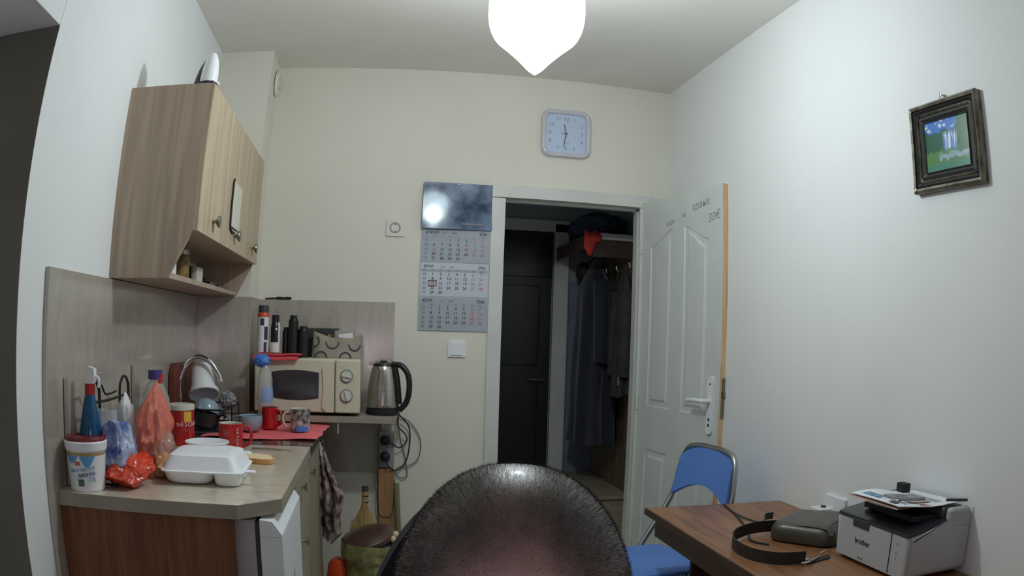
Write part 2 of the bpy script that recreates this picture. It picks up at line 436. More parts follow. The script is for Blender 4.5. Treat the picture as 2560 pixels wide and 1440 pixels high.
# pipe rosette on the side of the chase
t = thing('pipe_rosette', 'small cream ring collar high on the boxed pipe corner', 'pipe fitting', (-.575,3.72,2.56))
b = bm_new(); T = Matrix.Translation((-.6,3.72,2.56)) @ Matrix.Rotation(R(90),4,'Y')
lathe(b, [(.030,-.006),(.068,-.004),(.07,.0),(.064,.010),(.04,.014),(.030,.012)], 32, T=T); obj('collar', b, 'wall_cream', t)
b = bm_new(); lathe(b, [(0,-.004),(.03,-.004),(.03,.022),(0,.022)], 24, T=T); obj('pipe_stub', b, 'offwhite', t)

# door frame (trim)
XD0, XD1, HD = .593, 1.331, 2.007
b = bm_new()
for (x0, x1) in ((.542,.612),(1.318,1.392)):
    box(b, (x0,YB-.016,0), (x1,YB,HD-.004), .004)
box(b, (.542,YB-.016,HD-.002), (1.392,YB,HD+.062), .004)
struct('trim_1', b, 'trim')
b = bm_new()
box(b, (.575,YB-.004,0), (XD0,YB+.145,HD+.022)); box(b, (XD1+.004,YB-.004,0), (1.352,YB+.145,HD+.022)); box(b, (.575,YB-.004,HD), (1.352,YB+.145,HD+.024))
box(b, (XD0,YB+.05,0), (XD0+.012,YB+.09,HD)); box(b, (XD1-.008,YB+.05,0), (XD1+.004,YB+.09,HD)); box(b, (XD0,YB+.05,HD-.012), (XD1,YB+.09,HD))
struct('trim_2', b, 'trim')

# ------------------------------------------------------------------ hallway behind the door
b = bm_new(); box(b, (.2,5.2,0), (1.7,5.3,2.6)); struct('wall_hall_far', b, 'hallwall', smooth=False)
b = bm_new(); box(b, (1.52,YB+.13,0), (1.62,5.3,2.6)); struct('wall_hall_right', b, 'hallwall', smooth=False)
b = bm_new(); box(b, (.15,YB+.13,2.55), (1.62,5.3,2.65)); struct('ceiling_hall', b, 'hallwall', smooth=False)
dd = bm_new(); box(dd, (.42,5.16,0), (1.17,5.2,2.03), .003); dd = struct('door_2', dd, 'darkdoor')
b = bm_new(); box(b, (.52,5.148,1.12), (1.09,5.165,1.66), .006); obj('door_panel', b, 'darkpanel', dd)
b = bm_new(); box(b, (.52,5.148,.2), (1.09,5.165,1.0), .006); obj('door_panel', b, 'darkdoor', dd)
b = bm_new(); box(b, (.42,5.15,1.72), (1.17,5.162,2.03), .004); obj('door_panel', b, 'darkpanel', dd)
b = bm_new(); tube(b, [(1.12,5.15,1.03),(1.12,5.11,1.03),(1.02,5.11,1.03)], .009, 8, 4); obj('door_handle', b, 'dullmetal', dd)
b = bm_new()
box(b, (1.185,5.17,0), (1.29,5.2,2.1), .005); box(b, (.32,5.17,2.035), (1.29,5.2,2.12), .005); struct('trim_3', b, 'trim')
b = bm_new(); box(b, (1.30,5.185,0), (1.50,5.199,1.7)); struct('trim_4', b, 'halllow')

# coat rack: back panel, hat shelf, hooks
t = thing('coat_rack', 'brown coat rack panel with hat shelf in the dark hallway', 'coat rack', (1.5,4.7,0))
b = bm_new(); box(b, (1.495,4.1,.395), (1.518,5.18,1.93), .002); obj('back_panel', b, 'rack', t)
b = bm_new(); box(b, (1.20,4.42,1.905), (1.518,5.17,1.93), .003); obj('hat_shelf', b, 'rackdark', t)
b = bm_new(); box(b, (1.20,4.42,1.84), (1.216,5.17,1.904), .003); box(b, (1.217,4.42,1.80), (1.494,4.436,1.904), .002); obj('shelf_lip', b, 'rackdark', t)
for k, y in enumerate((4.25,4.5,4.72,4.95)):
    b = bm_new(); tube(b, [(1.495,y,1.74),(1.46,y,1.72),(1.43,y,1.73),(1.42,y,1.76)], .006, 8, 5); obj('hook', b, 'chrome', t)
t = thing('shoe_bench', 'low beige shoe bench below the coats in hallway', 'bench', (1.4,4.7,0))
b = bm_new(); box(b, (1.12,4.33,.365), (1.517,5.18,.39), .003); obj('bench_top', b, 'bench', t)
b = bm_new(); box(b, (1.14,4.35,0), (1.517,4.37,.364), .002); obj('side_panel', b, 'bench', t)
b = bm_new(); box(b, (1.14,5.15,0), (1.517,5.17,.364), .002); obj('side_panel', b, 'bench', t)
for z in (.02,.19):
    b = bm_new(); box(b, (1.15,4.371,z), (1.517,5.149,z+.018)); obj('shelf', b, 'bench', t)

def hanging(name, label, y, x, top, bot, wid, dep, m, seed, facex=True):
    t = thing(name, label, 'coat', (x,y,bot))
    def fn(u, v):
        a = 2*PI*u; z = bot+(top-bot)*v
        sh = min(1, (1-v)*5.5)**.55 if v > .8 else 1
        k = 1+.16*math.sin(7*a+seed)*(1-v)+.22*noise.noise(Vector((math.cos(a)*1.6, math.sin(a)*1.6, z*2+seed)))
        low = 1+.25*(1-v)
        return Vector((x+dep*math.cos(a)*k*sh*low, y+wid*math.sin(a)*k*sh*low, z+.03*noise.noise(Vector((a, seed, v*3)))))
    b = bm_new(); grid(b, fn, 48, 40, closeu=True); obj('body', b, m, t)
    b = bm_new()
    for s in (-1, 1):
        tube(b, [(x,y+s*wid*.75,top-.13),(x-.02,y+s*wid*1.12,top-.34),(x-.02,y+s*wid*1.15,top-.62)], lambda q: .055-.012*q, 12, 5)
    obj('sleeves', b, m, t)
    b = bm_new(); tube(b, [(x+.03,y,top-.03),(x+.05,y,top+.02),(x+.045,y,top+.05)], .004, 6, 4); obj('hanging_loop', b, m, t)
    return t
hanging('winter_coat', 'long navy coat hanging from hallway rack behind open doorway', 4.74, 1.36, 1.79, .66, .20, .105, 'navy', 2)
t = hanging('jacket', 'grey brown jacket with light zip hanging nearest door frame', 4.36, 1.435, 1.72, .98, .09, .05, 'brownjacket', 5)
b = bm_new(); tube(b, [(1.385,4.28,1.55),(1.378,4.26,1.3),(1.38,4.27,1.05)], .005, 6, 5); obj('zip', b, 'grey', t)
t = thing('hanging_bag', 'small black bag hanging left of the navy coat', 'bag', (1.33,4.95,1.69))
b = bm_new(); blob(b, (1.33,4.95,1.75), (.045,.07,.062), .06, 2, 3, 4); obj('body', b, 'blacksoft', t)
b = bm_new(); tube(b, [(1.34,4.9,1.79),(1.42,4.95,1.86),(1.34,5.0,1.79)], .004, 6, 5); obj('strap', b, 'blacksoft', t)
o = bm_new(); blob(o, (1.365,4.80,2.02), (.15,.36,.095), .10, 2.2, 4, 9, flatz=1.932); tag(obj('soft_bag', o, 'bluebox'), 'dark blue soft bag on top of the hallway hat shelf', 'bag')
o = bm_new(); grid(o, lambda u, v: Vector((1.30+.21*u, 4.415+.10*v*(v < .6)+.06*(v >= .6), 1.936+.012*v+.004*math.sin(11*u)*v-.03*(v < .01))), 20, 6, .010)
tag(obj('folded_cloth', o, 'white'), 'white folded cloth on edge of the hallway hat shelf', 'cloth')
o = bm_new(); grid(o, lambda u, v: Vector((1.185+.10*u, 4.405-.01*math.sin(PI*v), 1.945-.09*v*(1+.5*math.sin(5*u))+.008*math.sin(12*u))), 18, 10, .008)
tag(obj('scarf', o, 'redscarf'), 'red scarf end hanging over the hallway shelf', 'scarf')

# ------------------------------------------------------------------ the open white door
ang = 1.3791
hx, hy = 1.3312, 3.793
T = Matrix.Translation((hx,hy,0)) @ Matrix.Rotation(-ang,4,'Z')      # local x along the leaf, -y is the side we see
W, HT, TH = .722, 2.03, .038
# the seen face: leaf's local y=0 plane faces the room centre (negative local y)
leaf = bm_new(); box(leaf, (0,.005,.01), (W,TH,HT-.001), .001, T=T)
def tier(poly, depth):
    pass
door = struct('door_1', leaf, 'doorpaint', smooth=False)
def moulded(name, x0, x1, z0, z1, arch=0, flip=False):
    """raised-and-fielded panel: frame groove + raised field, arch = drop of the s-curve at one side"""
    n = 14
    def topz(u):
        s = 3*u*u-2*u*u*u
        return z1 - arch*(s if not flip else 1-s)
    bm = bm_new()
    def ring(off, y):
        pts = []
        for i in range(n+1):
            u = i/n; pts.append((x0+off+(x1-x0-2*off)*u, topz(u)-off))
        pts.append((x1-off, z0+off)); pts.append((x0+off, z0+off))
        return [bm.verts.new(T @ Vector((p[0], y, p[1]))) for p in pts]
    rings = [ring(0,.0), ring(.008,.009), ring(.018,.009), ring(.040,-.001)]
    for A, B in zip(rings, rings[1:]):
        k = len(A)
        for i in range(k): bm.faces.new((A[i], A[(i+1) % k], B[(i+1) % k], B[i]))
    bm.faces.new(rings[-1])
    return obj(name, bm, 'doorpaint', door, ang=20)
PAN = [(.09,.30,1.0,1.855,.0,0),(.395,.615,.99,1.90,.0,0)]
pl = [(.095,.305,.985,1.865,.075,True),(.405,.615,.985,1.865,.075,False),(.095,.305,.12,.765,.0,False),(.405,.615,.12,.765,.0,False)]
for (x0,x1,z0,z1,a,fl) in pl: moulded('door_panel', x0, x1, z0, z1, a, fl)
# face skin around the four panels
bm = bm_new()
def skin(x0, x1, z0, z1, top=None):
    n = 14 if top else 1
    up = [((x0+(x1-x0)*i/n), (top((i/n)) if top else z0)) for i in range(n+1)]
    for i in range(n):
        a, b_ = up[i], up[i+1]
        if top: q = [(a[0],a[1]),(b_[0],b_[1]),(b_[0],z1),(a[0],z1)]
        else: q = [(x0,z0),(x1,z0),(x1,z1),(x0,z1)]
        bm.faces.new([bm.verts.new(T @ Vector((p[0],0,p[1]))) for p in q])
skin(0,.095,.01,HT); skin(.305,.405,.01,HT); skin(.615,W,.01,HT)
for (x0,x1,fl) in ((.095,.305,True),(.405,.615,False)):
    skin(x0,x1,.01,.12); skin(x0,x1,.765,.985)
    f = (lambda u, fl=fl: 1.865-.075*((3*u*u-2*u**3) if not fl else 1-(3*u*u-2*u**3)))
    skin(x0,x1,0,HT,f)
obj('face_skin', bm, 'doorpaint', door, smooth=False)
b = bm_new(); box(b, (W,0,.01), (W+.004,TH,HT), T=T); obj('edge_strip', b, 'rawwood', door, label='bare pine edge of the door leaf')
b = bm_new(); box(b, (W+.004,.008,.98), (W+.006,.03,1.16), T=T); obj('latch_plate', b, 'dullmetal', door)
b = bm_new(); box(b, (W+.006,.012,1.075), (W+.014,.026,1.10), .002, T=T); obj('latch', b, 'dullmetal', door)
b = bm_new(); prism(b, rrect(.042,.26,.02,5,.662,1.035), 1, -.010, 0, T=T); pl_ = obj('handle_plate', b, 'white', door)
b = bm_new()
for z in (.965,.94): box(b, (.657,-.0115,z), (.667,-.0095,z+.014), T=T)
lathe(b, [(0,0),(.004,0),(.004,.002),(0,.002)], 10, T=T @ Matrix.Translation((.662,-.010,1.13)) @ Matrix.Rotation(R(90),4,'X'))
obj('keyhole', b, 'black', pl_)
b = bm_new(); tube(b, [(.662,-.008,1.055),(.662,-.045,1.055),(.645,-.055,1.055),(.6,-.056,1.055),(.545,-.052,1.050)], .0105, 12, 5, T=T); obj('lever', b, 'white', pl_)
for z in (.25,1.0,1.8):
    b = bm_new(); lathe(b, [(0,-.04),(.007,-.04),(.007,.04),(0,.04)], 12, (hx-.004,hy-.012,z)); obj('hinge', b, 'trim', door)
# handwriting in pencil
def onleaf(x, z): return T @ Matrix.Translation((x,-.0006,z)) @ Matrix.Rotation(R(90),4,'X')
sl = Matrix.Rotation(R(8),4,'Z') @ Matrix(((1,.25,0,0),(0,1,0,0),(0,0,1,0),(0,0,0,1)))
b = text_mesh([('храна', onleaf(.545,1.955) @ sl, .052, 'CENTER'), ('за', onleaf(.40,1.92) @ sl, .036, 'CENTER'), ('30€', onleaf(.655,1.885) @ sl, .058, 'CENTER'), ('пари', onleaf(.28,1.895) @ sl, .034, 'CENTER')], .00015)
M['pencil'] = mat('pencil', (150,152,150), .7, var=.05)
obj('pencil_writing', b, 'pencil', door, smooth=False)

# ------------------------------------------------------------------ laminate panels
b = bm_new(); box(b, (XL,1.767,0), (XL+.014,3.529,1.461), .001); tag(obj('splash_panel', b, 'lam'), 'long grey marbled laminate panel along left wall behind counter', 'wall panel')
b = bm_new(); box(b, (XL+.014,3.517,.93), (-.6085,3.529,1.461), .001); tag(obj('splash_panel', b, 'lam'), 'narrow grey laminate strip on front of the boxed corner', 'wall panel')
b = bm_new(); box(b, (-.6085,3.517,.93), (-.597,YB,1.461), .001); tag(obj('splash_panel', b, 'lam'), 'thin grey laminate strip wrapped around side of boxed corner', 'wall panel')
b = bm_new(); box(b, (-.6085,YB-.012,.628), (.0842,YB,1.461), .001); tag(obj('splash_panel', b, 'lam'), 'wide grey laminate panel on back wall behind microwave', 'wall panel')
b = bm_new(); box(b, (XL+.016,1.885,.892), (XL+.03,2.20,1.177), .001); tag(obj('leaning_board', b, 'lam'), 'grey laminate offcut leaning behind the blue spray bottle', 'board')
b = bm_new(); box(b, (XL+.016,2.515,.892), (XL+.03,2.705,1.187), .001); tag(obj('leaning_board', b, 'lam'), 'smaller grey laminate offcut behind the orange net bag', 'board')
# black thing on top edge of back splash
t = thing('sunglasses', 'flat black folded glasses lying on top of back splash panel', 'glasses', (-.5,3.79,1.461))
b = bm_new(); tube(b, [(-.57,3.791,1.466),(-.52,3.789,1.468),(-.47,3.791,1.466)], .004, 6, 5); obj('temple', b, 'black', t)
b = bm_new()
for x in (-.495,-.455): prism(b, rrect(.038,.012,.005,3,x,1.469), 1, 3.786, 3.795)
obj('lenses', b, 'black', t)

# ------------------------------------------------------------------ wall cabinet
YK0, YK1 = 2.282, 3.505; KT, KD, KB = 2.089, 1.608, 1.464; XK, XK2 = -.579, -.671
t = thing('wall_cabinet', 'light oak wall cabinet with slanted open shelf underneath', 'cabinet', (XL,2.9,KB))
side = [(XL,KB),(XK2,KB),(XK-.018,KD),(XK-.018,KT),(XL,KT)]
for (y0, y1) in ((YK0,YK0+.018),(YK1-.018,YK1)):
    b = bm_new()
    pts = [(p[0],p[1]) for p in side]
    A = [b.verts.new((p[0],y0,p[1])) for p in pts]; B = [b.verts.new((p[0],y1,p[1])) for p in pts]
    b.faces.new(A); b.faces.new(B[::-1])
    for i in range(5): b.faces.new((A[i],B[i],B[(i+1)%5],A[(i+1)%5]))
    obj('side_panel', b, 'oak', t, smooth=False)
b = bm_new(); box(b, (XL,YK0+.018,KT-.018), (XK-.018,YK1-.018,KT)); obj('top_panel', b, 'oak', t)
b = bm_new(); box(b, (XL,YK0+.018,KD), (XK-.018,YK1-.018,KD+.018)); obj('floor_panel', b, 'oak', t)
b = bm_new(); box(b, (XL,YK0+.018,KB), (XK2+.002,YK1-.018,KB+.018), .001); obj('shelf', b, 'oak', t)
b = bm_new(); box(b, (XL,YK0+.018,KB), (XL+.006,YK1-.018,KT)); obj('back_panel', b, 'white', t)
ys = [YK0, YK0+.41, YK0+.82, YK1]
for i in range(3):
    b = bm_new(); box(b, (XK-.018,ys[i]+.0015,KD), (XK,ys[i+1]-.0015,KT), .0012)
    d = obj('door', b, 'oak_front', t)
    ky = (2.50,2.90,3.33)[i]
    b = bm_new(); TT = Matrix.Translation((XK,ky,1.665)) @ Matrix.Rotation(R(90),4,'Y')
    lathe(b, [(.006,0),(.006,.012),(.017,.017),(.021,.022),(.019,.027),(0,.029)], 20, T=TT); obj('knob', b, 'dullmetal', d)
t = thing('hanging_card', 'slim white card in dark strap on middle cabinet door', 'card', (XK+.004,2.88,1.69))
b = bm_new(); box(b, (XK+.003,2.80,1.69), (XK+.008,2.96,1.86), .002); obj('card', b, 'offwhite', t)
b = bm_new(); tube(b, [(XK+.004,2.80,1.87),(XK+.004,2.79,1.84),(XK+.004,2.79,1.70),(XK+.004,2.82,1.675),(XK+.006,2.87,1.672)], .004, 6, 4); obj('strap', b, 'blacksoft', t)

# on the open shelf of the cabinet
sz = KB+.018
t = thing('spice_jar', 'glass jar with yellow and dark contents on cabinet shelf', 'jar', (-.74,2.62,sz))
b = bm_new(); lathe(b, [(0,0),(.036,0),(.038,.01),(.038,.075),(.033,.085),(.033,.09)], 24, (-.735,2.66,sz)); obj('body', b, 'jarstuff', t)
b = bm_new(); lathe(b, [(0,.088),(.036,.088),(.036,.105),(0,.105)], 24, (-.735,2.66,sz)); obj('lid', b, 'dullmetal', t)
b = bm_new(); lathe(b, [(0,0),(.022,0),(.026,.012),(.024,.05),(.0,.05)], 20, (-.72,2.47,sz)); tag(obj('small_cup', b, 'white'), 'small white pot at near end of cabinet shelf', 'cup')
b = bm_new(); box(b, (-.77,2.83,sz), (-.705,2.93,sz+.062), .006); tag(obj('carton', b, 'offwhite'), 'small white box beside the jar on cabinet shelf', 'box')
b = bm_new(); box(b, (-.775,2.79,sz), (-.72,2.815,sz+.06), .004); tag(obj('packet', b, 'black'), 'thin dark packet between jar and white box on shelf', 'packet')
b = bm_new(); box(b, (-.75,3.0,sz), (-.69,3.1,sz+.018), .004); blob(b, (-.72,3.03,sz+.02), (.015,.02,.012), .1, 3, 2); tag(obj('lighter_pile', b, 'black'), 'little dark gadget near far end of cabinet shelf', 'gadget')
b = bm_new(); box(b, (-.74,3.16,sz), (-.685,3.36,sz+.01), .003); tag(obj('mobile_phone', b, 'black'), 'flat black phone at far end of cabinet shelf', 'phone')

# iron standing on top of the cabinet
t = thing('steam_iron', 'white pointed iron standing upright on top of wall cabinet', 'iron', (-.62,2.35,KT))
def shell(x0, x1, y0, k, hh, skew):
    bm = bm_new()
    def fn(u, v):
        a = 2*PI*u; w_ = max(0, 1-v**2.2)**.5*k
        return Vector(((x0+x1)/2+(x1-x0)/2*math.cos(a)*w_+skew*v, y0+.034*math.sin(a)*w_, KT+.012+hh*v))
    return grid(bm, fn, 28, 18, closeu=True)
obj('body', shell(-.672,-.606,2.345,1.0,.105,.016), 'black', t)
obj('white_shell', shell(-.646,-.584,2.325,1.0,.113,.002), 'white', t)
b = bm_new(); box(b, (-.66,2.295,KT), (-.588,2.365,KT+.014), .005); obj('heel', b, 'dgrey', t)
b = bm_new(); lathe(b, [(0,0),(.008,0),(.008,.01),(0,.01)], 14, T=Matrix.Translation((-.592,2.352,KT+.018)) @ Matrix.Rotation(R(90),4,'Y')); obj('dial', b, 'white', t)

# ------------------------------------------------------------------ worktops and base units
ZC = .89
b = bm_new(); prism(b, [(XL+.014,1.806),(-.344,1.806),(-.243,1.904),(-.243,2.815),(XL+.014,2.815)], 2, ZC-.036, ZC)
tp = tag(obj('worktop', b, 'top', smooth=False), 'pale laminate worktop with clipped corner above the fridge', 'worktop')
b = bm_new()
prism(b, [(XL+.014,1.8045),(-.3445,1.8045),(-.2415,1.9035),(-.2415,2.815),(-.2432,2.815),(-.2432,1.9042),(-.345,1.8062),(XL+.014,1.8062)], 2, ZC-.036, ZC-.001)
obj('edge_band', b, 'topedge', tp, smooth=False)
b = bm_new(); box(b, (XL+.014,2.817,ZC-.03), (-.235,3.45,ZC+.002), .002)
tag(obj('sink_worktop', b, 'sinkglass'), 'darker glossy worktop section around the sink under pink mat', 'worktop')
# raised shelf that carries the microwave
b = bm_new(); box(b, (-.595,3.42,.91), (.092,YB-.012,.937), .002); sh = tag(obj('microwave_shelf', b, 'topedge'), 'thick grey laminate shelf under microwave and kettle', 'shelf')
b = bm_new(); prism(b, [(3.60,.908),(YB-.013,.908),(YB-.013,.83)], 0, .03, .045); obj('bracket', b, 'trim', sh)
b = bm_new(); box(b, (-.17,3.43,.86), (-.166,3.434,.909)); obj('thread', b, 'white', sh)

b = bm_new(); box(b, (XL+.016,1.822,0), (-.36,1.84,.853), .001); tag(obj('end_panel', b, 'brownpanel', smooth=False), 'reddish brown wooden end panel below the near worktop', 'panel')
# fridge
t = thing('mini_fridge', 'white undercounter fridge with its slanted handle edge', 'fridge', (-.5,2.08,0))
b = bm_new(); box(b, (-.80,1.848,.02), (-.307,2.32,.845), .006); obj('body', b, 'fridgeside', t)
b = bm_new(); prism(b, [(1.846,.05),(2.318,.05),(2.318,.802),(1.846,.802)], 0, -.295, -.237); dr = obj('door', b, 'fridge', t, smooth=False)
b = bm_new(); prism(b, [(-.295,.803),(-.237,.803),(-.258,.843),(-.295,.846)], 1, 1.846, 2.318) if False else None
b = bm_new(); A = [(-.295,.803),(-.237,.803),(-.237,.808),(-.262,.842),(-.295,.846)]
VA = [b.verts.new((x,1.846,z)) for x,z in A]; VB = [b.verts.new((x,2.318,z)) for x,z in A]
b.faces.new(VA); b.faces.new(VB[::-1])
for i in range(5): b.faces.new((VA[i],VB[i],VB[(i+1)%5],VA[(i+1)%5]))
obj('handle_edge', b, 'fridge', dr, smooth=False)
b = bm_new(); box(b, (-.306,1.852,.05), (-.296,2.31,.84)); obj('gasket', b, 'dgrey', t)
b = bm_new()
prism(b, [(2.06,.60),(2.08,.63),(2.10,.645),(2.085,.615),(2.11,.60),(2.075,.592),(2.09,.565),(2.062,.585)], 0, -.237, -.2362)
obj('door_emblem', b, 'ink', dr, smooth=False)
for (x, y) in ((-.75,1.88),(-.75,2.28),(-.34,1.88),(-.34,2.28)):
    b = bm_new(); lathe(b, [(0,0),(.018,0),(.018,.02),(0,.02)], 12, (x,y,0)); obj('foot', b, 'black', t)
# base units: drawer unit and sink unit
def unit(label, y0, y1, fronts, knobs):
    t = thing('base_unit', label, 'cabinet', (-.5,(y0+y1)/2,0))
    b = bm_new(); box(b, (XL+.016,y0,.08), (-.27,y0+.016,.853)); obj('side_panel', b, 'unit', t)
    b = bm_new(); box(b, (XL+.016,y1-.016,.08), (-.27,y1,.853)); obj('side_panel', b, 'unit', t)
    b = bm_new(); box(b, (XL+.016,y0+.016,.08), (-.27,y1-.016,.096)); obj('bottom_panel', b, 'unit', t)
    b = bm_new(); box(b, (XL+.1,y0,0), (-.30,y1,.08)); obj('plinth', b, 'deskdark', t)
    for (nm, a0, a1, z0, z1), (ky, kz) in zip(fronts, knobs):
        b = bm_new(); box(b, (-.268,a0+.0015,z0), (-.25,a1-.0015,z1), .001); f = obj(nm, b, 'unit', t)
        b = bm_new(); lathe(b, [(.005,0),(.005,.012),(.014,.016),(.015,.022),(0,.025)], 16, T=Matrix.Translation((-.25,ky,kz)) @ Matrix.Rotation(R(90),4,'Y')); obj('knob', b, 'steel', f)
unit('beige drawer unit with steel knobs beside the fridge', 2.33, 2.812, [('drawer',2.33,2.812,.70,.85),('drawer',2.33,2.812,.51,.697),('drawer',2.33,2.812,.09,.507)], [(2.50,.80),(2.50,.615),(2.50,.42)])
unit('beige sink unit under the pink mat at far end', 2.819, 3.42, [('door',2.819,3.12,.09,.85),('door',3.12,3.42,.09,.85)], [(2.86,.785),(3.38,.79)])

# ------------------------------------------------------------------ things on the near worktop
def text_round(s, c, r, z, a_mid, size, m, parent, name='lettering', step=.55, tilt=0, vertical=False):
    items = []
    n = len(s)
    for i, ch in enumerate(s):
        if vertical: a = a_mid; zz = z-(i-(n-1)/2)*size*step
        else: a = a_mid+(i-(n-1)/2)*size*step/r; zz = z+(i-(n-1)/2)*size*tilt
        p = (c[0]+r*math.cos(a), c[1]+r*math.sin(a), c[2]+zz)
        x = (-math.sin(a), math.cos(a), 0); y = (0,0,1)
        if vertical: x, y = (0,0,-1), (-math.sin(a), math.cos(a), 0)
        items.append((ch, orient(p, x, y), size, 'CENTER'))
    return obj(name, text_mesh(items, .0003), m, parent, smooth=False, kind='stuff')
def patch(c, r, prof, a0, a1, seg=16):
    """thin curved sticker on a turned body: prof = [(r,z)...]"""
    bm = bm_new(); lathe(bm, [(rr+r, z) for rr, z in prof], seg, c, a0=a0, a1=a1); return bm

# yoghurt bucket
c = (-.817,1.868,ZC); c = (-.795,1.872,ZC)
t = thing('yoghurt_bucket', 'white plastic yoghurt bucket with dark red lid at counter end', 'bucket', c)
b = bm_new(); lathe(b, [(0,0),(.050,0),(.053,.004),(.060,.105),(.0635,.108),(.0655,.128),(.063,.131),(.060,.131),(.058,.11),(.0,.11)], 48, c); obj('body', b, 'white', t)
b = bm_new(); lathe(b, [(.0,.137),(.050,.137),(.053,.141),(.058,.141),(.0605,.136),(.0605,.1305),(.0,.1305)], 48, c); obj('lid', b, 'darkred', t)
rr = lambda z: .0535+.0066*(z/.105)
aa = lambda d: R(-90+d)
facing = -62
b = patch(c, .0006, [(rr(.096),.096),(rr(.103),.103)], aa(-70), aa(100), 40); obj('gold_band', b, 'goldprint', t)
for (d0, d1, z0) in ((-48,-2,.074),(2,48,.066)):
    n = 10; b = bm_new()
    for i in range(n):
        u0, u1 = i/n, (i+1)/n
        def P(u, top):
            a = aa(d0+(d1-d0)*u)
            z = .095 if top else .095-(.095-z0)*(math.sin(PI*u))
            q = rr(z)+.0008; return (c[0]+q*math.cos(a), c[1]+q*math.sin(a), c[2]+z)
        vs = [b.verts.new(P(u0,0)), b.verts.new(P(u1,0)), b.verts.new(P(u1,1)), b.verts.new(P(u0,1))]
        b.faces.new(vs)
    obj('blue_drape', b, 'skyprint', t)
text_round('Българско', c, rr(.06)+.0009, .060, aa(8), .0145, 'skyprint', t, step=.6, tilt=.09)
text_round('мляко', c, rr(.046)+.0009, .0475, aa(22), .0165, 'purple', t, step=.62, tilt=.10)
text_round('2%', c, rr(.032)+.0009, .034, aa(38), .017, 'skyprint', t, step=.7)
b = patch(c, .0009, [(rr(.016),.016),(rr(.034),.034)], aa(-6), aa(12), 8); obj('leaf_print', b, 'green', t)
b = patch(c, .0009, [(rr(.070),.070),(rr(.080),.080)], aa(-14), aa(3), 8); obj('red_emblem', b, 'inkred', t)

# spray bottle
c = (-.80,1.93,ZC)
t = thing('spray_bottle', 'blue window cleaner spray bottle with white trigger head', 'spray bottle', c)
b = bm_new(); lathe(b, [(0,0),(.034,0),(.038,.006),(.038,.12),(.030,.17),(.017,.235),(.0135,.245),(0,.245)], 32, c); obj('body', b, 'clearblue', t)
b = bm_new(); lathe(b, [(0,.001),(.033,.001),(.036,.008),(.036,.115),(.028,.165),(.022,.19),(0,.19)], 32, c); obj('liquid', b, mat('blue_cleaner', (18,70,112), .2, var=.08), t)
b = bm_new(); lathe(b, [(.0,.243),(.0155,.243),(.0155,.272),(0,.272)], 24, c); obj('collar', b, 'redmat', t)
b = bm_new(); prism(b, [(-.014,.272),(.014,.272),(.018,.290),(.017,.312),(-.004,.318),(-.013,.298),(-.018,.280)], 1, -.011, .011, T=Matrix.Translation(c)); hd = obj('trigger_head', b, 'white', t)
b = bm_new(); tube(b, [(c[0]+.012,c[1],c[2]+.295),(c[0]+.030,c[1],c[2]+.285),(c[0]+.028,c[1],c[2]+.262)], .004, 8, 4); obj('trigger', b, 'white', hd)

# wire rack with glasses
c = (-.775,2.10,ZC)
t = thing('glass_rack', 'black wire stand of looped arms behind the bags', 'wire rack', c)
b = bm_new()
for y in (1.965,2.24):
    tube(b, [(-.80,y-.045,ZC+.004),(-.80,y-.045,ZC+.22),(-.80,y-.03,ZC+.262),(-.80,y,ZC+.275),(-.80,y+.03,ZC+.262),(-.80,y+.045,ZC+.22),(-.80,y+.045,ZC+.004)], .0045, 8, 6)
tube(b, [(-.80,1.92,ZC+.22),(-.80,2.1,ZC+.215),(-.80,2.285,ZC+.22)], .004, 8, 4)
tube(b, [(-.80,2.03,ZC+.26),(-.80,2.06,ZC+.235),(-.80,2.1,ZC+.232),(-.80,2.16,ZC+.235)], .003, 8, 4)
obj('frame', b, 'blacksoft', t)
b = bm_new(); tube(b, [(-.83,1.92,ZC+.005),(-.72,1.92,ZC+.005),(-.72,2.285,ZC+.005),(-.83,2.285,ZC+.005)], .004, 8, 0, closed=True); obj('base', b, 'blacksoft', t)
for (y, lab) in ((1.98,'clear glass hanging on wire stand nearest spray bottle'),(2.14,'clear glass on wire stand nearest the orange net bag')):
    b = bm_new(); lathe(b, [(.0,.05),(.022,.052),(.030,.065),(.033,.20),(.031,.20),(.028,.07),(0,.06)], 24, (-.765,y,ZC)); tag(obj('drinking_glass', b, 'clear'), lab, 'glass')
b = bm_new(); blob(b, (-.765,2.15,ZC+.13), (.022,.035,.09), .2, 3, 3, 8); tag(obj('crumpled_wrap', b, 'white'), 'crumpled white plastic wrap tucked behind orange net bag', 'wrapper')

# blue and white crumpled bag
b = bm_new(); crumple(b, (-.725,1.985,ZC+.085), (.055,.105,.105), 26, 3, flatz=ZC+.002, fn=lambda p: Vector((p.x,p.y*(1-.25*p.z)-.25*p.z,p.z)))
tag(obj('plastic_bag', b, 'baggie'), 'crumpled blue and white plastic bag behind red bag', 'plastic bag')
# orange red bag
b = bm_new(); crumple(b, (-.690,1.955,ZC+.036), (.075,.085,.046), 20, 12, flatz=ZC+.001, amp=.075, fn=lambda p: Vector((p.x,p.y,p.z+.45*max(0,p.y+p.x*.5)**2)))
tag(obj('plastic_bag', b, 'orangeplast'), 'shiny orange red bag lying beside the yoghurt bucket', 'plastic bag')
